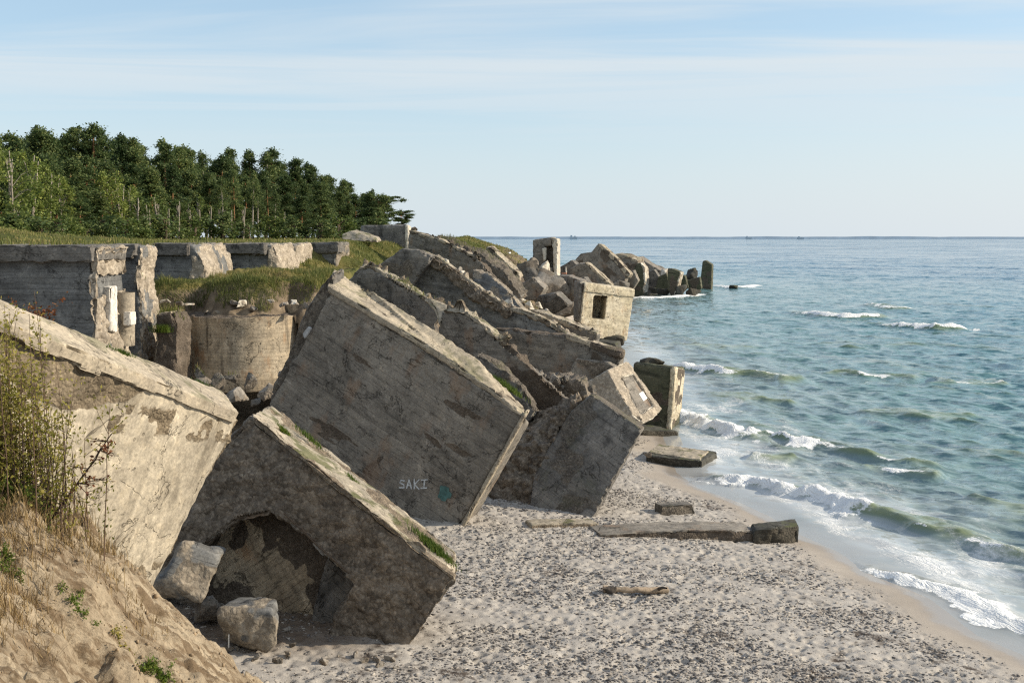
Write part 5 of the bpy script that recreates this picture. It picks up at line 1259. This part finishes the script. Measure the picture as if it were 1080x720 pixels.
for i, (px, yt) in enumerate(((236, 186), (248, 178), (266, 180), (272, 190), (284, 186), (290, 200))):
    plant('bare_trunk_pine', 'tree', f'slender pine with a long bare trunk before the wood, {ORD[i]} from left', SLIM[i % 3], px, fY(px) - 20, yt, 15, 'pine', 'palebark' if i % 2 else 'pinebark', 'bare trunked pines at the wood front', .8)
for i, (px, yt, v) in enumerate(((-6, 158, 0), (14, 156, 2), (33, 160, 1), (52, 172, 0), (66, 186, 1), (112, 182, 0), (126, 186, 2), (140, 196, 1))):
    plant('broadleaf_tree', 'tree', f'bright green broadleaf tree before the dark pines, {ORD[i]} from the left', LEAFY[v], px, fY(px) - 17, yt, 9, 'birchleaf', 'palebark', 'broadleaf trees before the pines', 1.0)
for i, (px, yt) in enumerate(((146, 206), (158, 214), (168, 206), (178, 218), (188, 210), (200, 214), (210, 206), (222, 216), (232, 212), (244, 220), (256, 216), (20, 214), (300, 222))):
    plant('sapling', 'tree', f'young green sapling at the foot of the wood, ' + (f'{ORD[i]} from left in its thicket' if i < 11 else 'under the left broadleaf trees' if i == 11 else 'right of the bare trunks'), SAPL[i % 3], px, fY(px) - 26, yt, 6, 'sapleaf', 'palebark', 'saplings along the foot of the wood', 1.25)
for i, px in enumerate((-8, 14, 40, 62, 86, 104, 128, 150, 176, 204, 232, 262, 290, 312, 336, 356, 376, 398)):
    plant('shrub', 'shrub', f'low shrub in the row along the base of the wood, {ORD[i]} from left', SHRUB[i % 3], px + rr_.uniform(-4, 4), fY(px) - rr_.uniform(24, 34), 232 + rr_.uniform(-4, 5), 2.6, 'pine' if i % 3 else 'sapleaf', 'pinebark', 'shrubs at the base of the wood', 1.6)
plant('bent_pine', 'tree', 'wind bent pine with flat layered crown standing free at the right end of the wood', BENT[0], 408, 262, 206, 10, 'pine', 'pinebark', None, 1.0)
plant('bent_pine', 'tree', 'small bushy pine beside the wind bent one, on its left', BENT[1], 399, 255, 205, 10, 'pine', 'pinebark', None, .9)
plant('bent_pine', 'tree', 'lowest small pine to the right of the wind bent one, over the clifftop block', BENT[0], 425, 268, 222, 10, 'pine', 'pinebark', None, 1.0)

# ------------------------------------------------------------------ grasses
def blades(X, Y, Z, h, r, width=.02, lean=.35, rb=None):
    n = len(X); an = r.random(n) * 6.28; ln = r.random(n) * lean * h + .05 * h
    wx = np.cos(an + 1.57) * width; wy = np.sin(an + 1.57) * width
    b = np.c_[X, Y, Z]; m_ = b + np.c_[np.cos(an) * ln * .35, np.sin(an) * ln * .35, h * .6]; tpp = b + np.c_[np.cos(an) * ln, np.sin(an) * ln, h]
    w = np.c_[wx, wy, np.zeros(n)]
    V = np.stack([b - w, b + w, m_ + w * .7, m_ - w * .7, tpp], 1).reshape(-1, 3)
    k = np.arange(n)[:, None] * 5
    F3 = np.concatenate([k + np.array([[0, 1, 2]]), k + np.array([[0, 2, 3]]), k + np.array([[3, 2, 4]])])
    return V, F3, np.repeat(rb if rb is not None else r.random(n), 5)
def grass_obj(name, parts, matn):
    Vs, Fs, As, n = [], [], [], 0
    for V, F3, a in parts: Vs.append(V); Fs.append(F3 + n); As.append(a); n += len(V)
    setting(name, np_mesh(name, np.concatenate(Vs), np.concatenate(Fs), {'rnd': np.concatenate(As)}, False), M_[matn], 'stuff')
G = []
def area(n, fx_, fy_, hmin, hmax, cond=None, width=.03, lean=.4, zf=None, patch=.25):
    x = fx_[0] + (fx_[1] - fx_[0]) * rng.random(n); y = fy_[0] + (fy_[1] - fy_[0]) * rng.random(n)
    p = np.c_[x, y]
    k = rng.random(n) < .35 + .65 * sstep(-.3, .3, fbm(p * patch, 3, 501))
    if cond is not None: k &= cond(x, y)
    x, y = x[k], y[k]; z = (zf or ground_h)(x, y)
    hh_ = .5 * rng.uniform(hmin, hmax, len(x)) * (.6 + .6 * sstep(-.4, .4, fbm(np.c_[x, y] * .6, 3, 503)))
    rb = np.clip(.45 + .5 * fbm(np.c_[x, y] * .35, 3, 505) + rng.normal(0, .18, len(x)), 0, 1)
    return blades(x, y, z - .02, hh_, rng, width, lean, rb)
top_c = lambda x, y: x < top_x(y) + 1.0
G.append(area(26000, (-36, -12), (42, 75), .15, .45, top_c, .025))
G.append(area(30000, (-60, -6), (70, 130), .2, .55, top_c, .04))
G.append(area(16000, (-95, -6), (130, 240), .3, .7, lambda x, y: (x < top_x(y) + 2) & (x > -.52 * y), .07))
slope_c = lambda x, y: (x < toe_x(y) - .45 * (toe_x(y) - top_x(y))) & (x > top_x(y) - 1)
G.append(area(90000, (-17, -2), (62, 108), .2, .6, slope_c, .02, .6))
G.append(area(30000, (-8, 9), (115, 170), .25, .5, lambda x, y: x < toe_x(y) - 2, .05))
# roof edges of the casemates
for (x0, x1, Y0, Y1) in ((-90, 100, 40, 43), (118, 150, 45.4, 47), (155, 205, 52.3, 56), (236, 288, 61.3, 65), (318, 356, 75, 78)):
    ax = P(x0, 258, Y0).x; bx = P(x1, 258, Y0).x
    n = int((bx - ax) * 130)
    x = ax + (bx - ax) * rng.random(n); y = Y0 + .25 + (Y1 - Y0) * rng.random(n)**1.3
    pk = rng.random(n) < (sstep(-.15, .3, fbm(np.c_[x, y] * .5, 3, 511)))
    x, y = x[pk], y[pk]
    G.append(blades(x, y, np.full(len(x), P(x0, 259, Y0).z - .02), rng.uniform(.1, .38, len(x)), rng, .022, .5, np.clip(.35 + rng.normal(0, .2, len(x)), 0, 1)))
# the mound
mX, mY, mZ, mt = MOUND
sel = np.where((mt > .45 + .7 * fbm(np.c_[mX, mY] * .8, 3, 525)) & (mt < 7) & (mX < -7.8))[0]
for cnt, hm, hx in ((42000, .06, .24), (8000, .18, .42)):
    ii = rng.choice(sel, cnt); x = mX[ii] + rng.uniform(-.05, .05, cnt); y = mY[ii] + rng.uniform(-.05, .05, cnt)
    hh_ = rng.uniform(hm, hx, cnt) * (.5 + .8 * sstep(-.3, .4, fbm(np.c_[x, y] * .7, 3, 521)))
    G.append(blades(x, y, mZ[ii] - .03, hh_, rng, .009, .8, np.clip(.36 + .75 * fbm(np.c_[x, y] * .7, 4, 523) + rng.normal(0, .22, cnt), 0, 1)))
bpy.context.view_layer.update(); _dg = bpy.context.evaluated_depsgraph_get()
def snapped(c_, n_, rd, h_, zmax, zmin, w_=.014, squash=.6):
    out = []
    for q in rng.normal(0, rd, (n_, 2)):
        hit = sc.ray_cast(_dg, Vector((c_.x + q[0], c_.y + q[1] * squash, zmax)), Vector((0, 0, -1)))
        if hit[0] and hit[1].z > zmin and hit[2].z > .3: out.append(tuple(hit[1]))
    if len(out) > 3:
        o_ = np.array(out); G.append(blades(o_[:, 0], o_[:, 1], o_[:, 2] - .03, rng.uniform(.4, 1, len(o_)) * h_, rng, w_, .7, np.clip(rng.normal(.38, .22, len(o_)), 0, 1)))
for c_, n_, rd, h_, zx, zn in ((P(425, 300, 50.6), 500, .7, .2, 9.5, 6), (P(400, 262, 97), 900, 2.0, .45, 9.6, 7.5), (P(212, 398, 43.5), 700, .8, .28, 6.0, 3), (P(178, 345, 45.6), 300, .5, .35, 9.0, 5.5), (P(480, 258, 99), 1200, 2.4, .4, 11, 7.5), (P(130, 385, 37), 500, .8, .3, 9, 2)):
    snapped(c_, n_, rd, h_, zx, zn)
grass_obj('clifftop_grass', G, 'grass')

# dry grass and roots on the near dune
D = []
n = 42000; x = rng.uniform(-9.5, -2.6, n); y = rng.uniform(7.5, 15.5, n)
k = (fbm(np.c_[x, y] * .8, 4, 531) > -.02 + .16 * (x + 6) ) & (dune_h(x, y) > 2)
x, y = x[k], y[k]; z = dune_h(x, y)
D.append(blades(x, y, z - .02, rng.uniform(.04, .22, len(x)), rng, .0035, 1.8))
n = 8000; x = rng.uniform(-8, -4.45, n); y = rng.uniform(9.5, 13.2, n); z = dune_h(x, y)
D.append(blades(x, y, z - .02, rng.uniform(.08, .32, n), rng, .004, 1.3))
grass_obj('dune_straw', D, 'straw')
n = 6500; x = rng.uniform(-8, -2.6, n); y = rng.uniform(8, 15.6, n)
k = rng.random(n) < .25 + .75 * sstep(0, .3, fbm(np.c_[x, y] * 1.1, 3, 551)); x, y = x[k], y[k]; n = len(x); z = dune_h(x, y)
sz = .006 + .026 * rng.random(n)**5; VV = []; FF = []
for i in range(7):
    s_ = np.arange(n) % 7 == i; q = BASE_STONES[i]; c_ = s_.sum()
    P_ = q[None] * sz[s_][:, None, None] * rng.uniform(.6, 1.3, (c_, 1, 3)) + np.c_[x[s_], y[s_], z[s_] + sz[s_] * .3][:, None]
    off = sum(len(v_) for v_ in VV); VV.append(P_.reshape(-1, 3)); FF.append((BASE_F[None] + (np.arange(c_) * len(q))[:, None, None]).reshape(-1, 3) + off)
setting('dune_clods', np_mesh('dune_clods', np.concatenate(VV), np.concatenate(FF)), simple('dune_clod', (.28, .21, .135), .95, 12, .4), 'stuff')

# tufts growing on the tilted blocks
def tuft(label, p, n, rad, h, seed, along=None, name='grass_tuft', matn='freshgrass'):
    r = np.random.default_rng(seed); q = r.normal(0, 1, (n, 2)) * rad
    a = Vector(along or (1, 0, 0)).normalized(); b = Vector((0, 1, 0))
    X_ = q[:, 0] * a.x + q[:, 1] * .45 * b.x; Y_ = q[:, 0] * a.y + q[:, 1] * .45; Z_ = q[:, 0] * a.z
    V, F3, an = blades(X_, Y_, Z_ - .02, r.uniform(.5, 1, n) * h, r, .008, .7)
    g = link(name, np_mesh(name, V, F3, {'rnd': an}, False), M_[matn], None, Matrix.Translation(p)); tag(g, label, 'grass tuft', 'grass tufts on the tilted blocks'); return g
e1 = (P(478, 606, 24.4) - P(268, 434, 26.4))
tuft('thick green grass cushion near the lower right end of the chamber block roof', P(458, 578, 24.95), 900, .28, .17, 541, e1)
tuft('green tuft at the upper end of the chamber block roof edge', P(300, 456, 26.6), 320, .13, .16, 542, e1)
tuft('sparse green tuft a little below the upper end on the chamber block roof', P(326, 462, 27.0), 260, .2, .13, 543, e1)
tuft('tiny tuft in the middle of the chamber block roof', P(372, 505, 26.4), 120, .12, .10, 544, e1)
e2 = (P(552, 437, 34) - P(335, 300, 36))
tuft('mossy green tuft behind the lower end of the graffiti slab coping', P(533, 408, 35.6), 420, .26, .26, 545, e2)
tuft('small tuft on the foot of the graffiti slab coping', P(541, 414, 35.3), 160, .15, .2, 546, e2)
tuft('green tuft on the top edge of the pale leaning slab', P(130, 376, 20.2), 420, .16, .16, 547, P(250, 437, 23) - P(0, 330, 16.5))
tuft('green tuft near the lower end of the pale leaning slab top edge', P(212, 412, 23.2), 420, .2, .25, 548, P(250, 437, 23) - P(0, 330, 16.5))
tuft('grass growing from the buttress beside the waisted pillar', P(170, 350, 44.9), 400, .18, .4, 550)
# ------------------------------------------------------------------ near shrubs
def stems(label, name, centre, n, hmin, hmax, spread, leafn, leafsz, seed, leafm, twigm, fan=.25, zf=None, bare=.15, cat='shrub', rad=.008):
    r = np.random.default_rng(seed); T = Acc(); Lf = Acc()
    for i in range(n):
        x = centre[0] + r.normal(0, spread[0]); y = centre[1] + r.normal(0, spread[1]); z = (zf or DH)(x, y) - .05
        h = r.uniform(hmin, hmax) * r.uniform(.7, 1); a = r.uniform(0, 6.28); ln = abs(r.normal(0, fan)) * h
        t_ = np.linspace(0, 1, 9)
        pts = np.c_[x + np.cos(a) * ln * t_**1.6 + np.cumsum(r.normal(0, .007, 9)), y + np.sin(a) * ln * t_**1.6, z + h * t_]
        V, Fq = tube_arrays(pts, rad * (1 - .75 * t_) , 4); T.add(V, Fq)
        m_ = max(3, int(leafn * h))
        u = bare + (1 - bare) * r.random(m_)
        c = np.stack([np.interp(u, t_, pts[:, k_]) for k_ in range(3)], 1) + r.normal(0, .03 + .02 * h, (m_, 3)) * np.array([1, 1, .5])
        V, Fq, an = cards(c, r.uniform(.5, 1.2, m_) * leafsz, r, 1.9)
        Lf.add(V, Fq, np.clip(an * .5 + .45 * np.repeat(u, 4) + .1 * math.sin(i), 0, 1))
        for _ in range(3):
            k0 = r.integers(2, 7); d = r.normal(0, 1, 3); d[2] = abs(d[2]) + .6; d = d / np.linalg.norm(d) * h * r.uniform(.12, .3)
            V, Fq = tube_arrays([pts[k0], pts[k0] + d * .5 + r.normal(0, .01, 3), pts[k0] + d], [rad * .5, rad * .4, rad * .2], 3); T.add(V, Fq)
            mm_ = max(2, int(leafn * .25)); c = pts[k0] + d * (r.random(mm_)[:, None] * .7 + .3) + r.normal(0, .02, (mm_, 3))
            V, Fq, an = cards(c, r.uniform(.5, 1.1, mm_) * leafsz, r, 1.9); Lf.add(V, Fq, np.clip(an * .6 + .3, 0, 1))
    g = thing(name, label, cat, (centre[0], centre[1], (zf or DH)(centre[0], centre[1])))
    link('stems', T.mesh('stems'), M_[twigm], g); link('foliage', Lf.mesh('foliage', False), M_[leafm], g)
    return g
stems('tall yellow green willow shrub on the dune at the left edge of the picture', 'willow_shrub', (-5.65, 11.9), 190, 1.1, 2.5, (.40, .30), 48, .028, 601, 'shrubleaf', 'twig', .05)
stems('low green weeds round the foot of the willow shrub', 'weed_clump', (-5.2, 11.7), 60, .2, .5, (.2, .12), 60, .028, 602, 'freshgrass', 'twig', .2, cat='weed')
stems('brownish thin twiggy shrub right of the willow shrub', 'twiggy_shrub', (-5.0, 11.9), 26, .5, 1.25, (.16, .16), 16, .028, 603, 'shrubleaf', 'darktwig', .2)
# the single bare branch reaching right
r = np.random.default_rng(611); T = Acc(); Lf = Acc()
b0_ = P(48, 556, 11.9); b1_ = P(118, 462, 11.7)
b0_.z = min(b0_.z, DH(b0_.x, b0_.y)) 
t_ = np.linspace(0, 1, 12)
pts = np.array([tuple(b0_.lerp(b1_, q)) for q in t_]) + np.cumsum(r.normal(0, .008, (12, 3)), axis=0)
V, Fq = tube_arrays(pts, .013 * (1 - .75 * t_) + .002, 6); T.add(V, Fq)
for k in range(26):
    i0 = r.integers(2, 11); d = np.array([r.normal(.25, .5), r.normal(0, .4), r.normal(.25, .5)]); d = d / np.linalg.norm(d) * r.uniform(.12, .36)
    V, Fq = tube_arrays([pts[i0], pts[i0] + d * .5 + r.normal(0, .012, 3), pts[i0] + d], [.005, .004, .002], 4); T.add(V, Fq)
    m_ = 7; c = pts[i0] + d * (r.random(m_)[:, None] * .8 + .2) + r.normal(0, .012, (m_, 3)); Lf.add(*cards(c, r.uniform(.015, .035, m_), r, 1.5))
g = thing('bare_branch', 'single leaning dark branch with few withered leaves before the pale slab', 'branch', b0_)
link('stems', T.mesh('stems'), M_['darktwig'], g); link('foliage', Lf.mesh('foliage', False), M_['redleaf'], g)
zr = P(28, 352, 18.2).z
stems('rust red withered shrub rising behind the top edge of the pale leaning slab', 'red_shrub', (P(28, 340, 19.6).x, 19.6), 26, .4, 1.0, (.2, .14), 30, .045, 604, 'redleaf', 'darktwig', .45, zf=lambda x, y: P(28, 362, 19.6).z)
for i, (px, py, lb) in enumerate(((160, 703, 'small green plant low on the bare sand of the dune, lower right'), (132, 682, 'tiny yellowish plant up the dune left of the small green plant'), (82, 640, 'grass clump hanging from the dune shoulder under the willow shrub'), (172, 712, 'second small green plant beside the first at the bottom edge'), (8, 600, 'weedy patch at the left edge on the dune crest'))):
    # walk the line of sight to the dune
    d = ray(px, py); Yq = 7.0
    while Yq < 20:
        q = P(px, py, Yq)
        if q.z < DH(q.x, q.y): break
        Yq += .03
    stems(lb, 'dune_plant', (q.x, q.y), 14 if i != 1 else 8, .05, .14 if i < 4 else .25, (.06, .05), 70, .018, 620 + i, 'freshgrass' if i != 1 else 'shrubleaf', 'twig', .6, cat='plant', rad=.003)
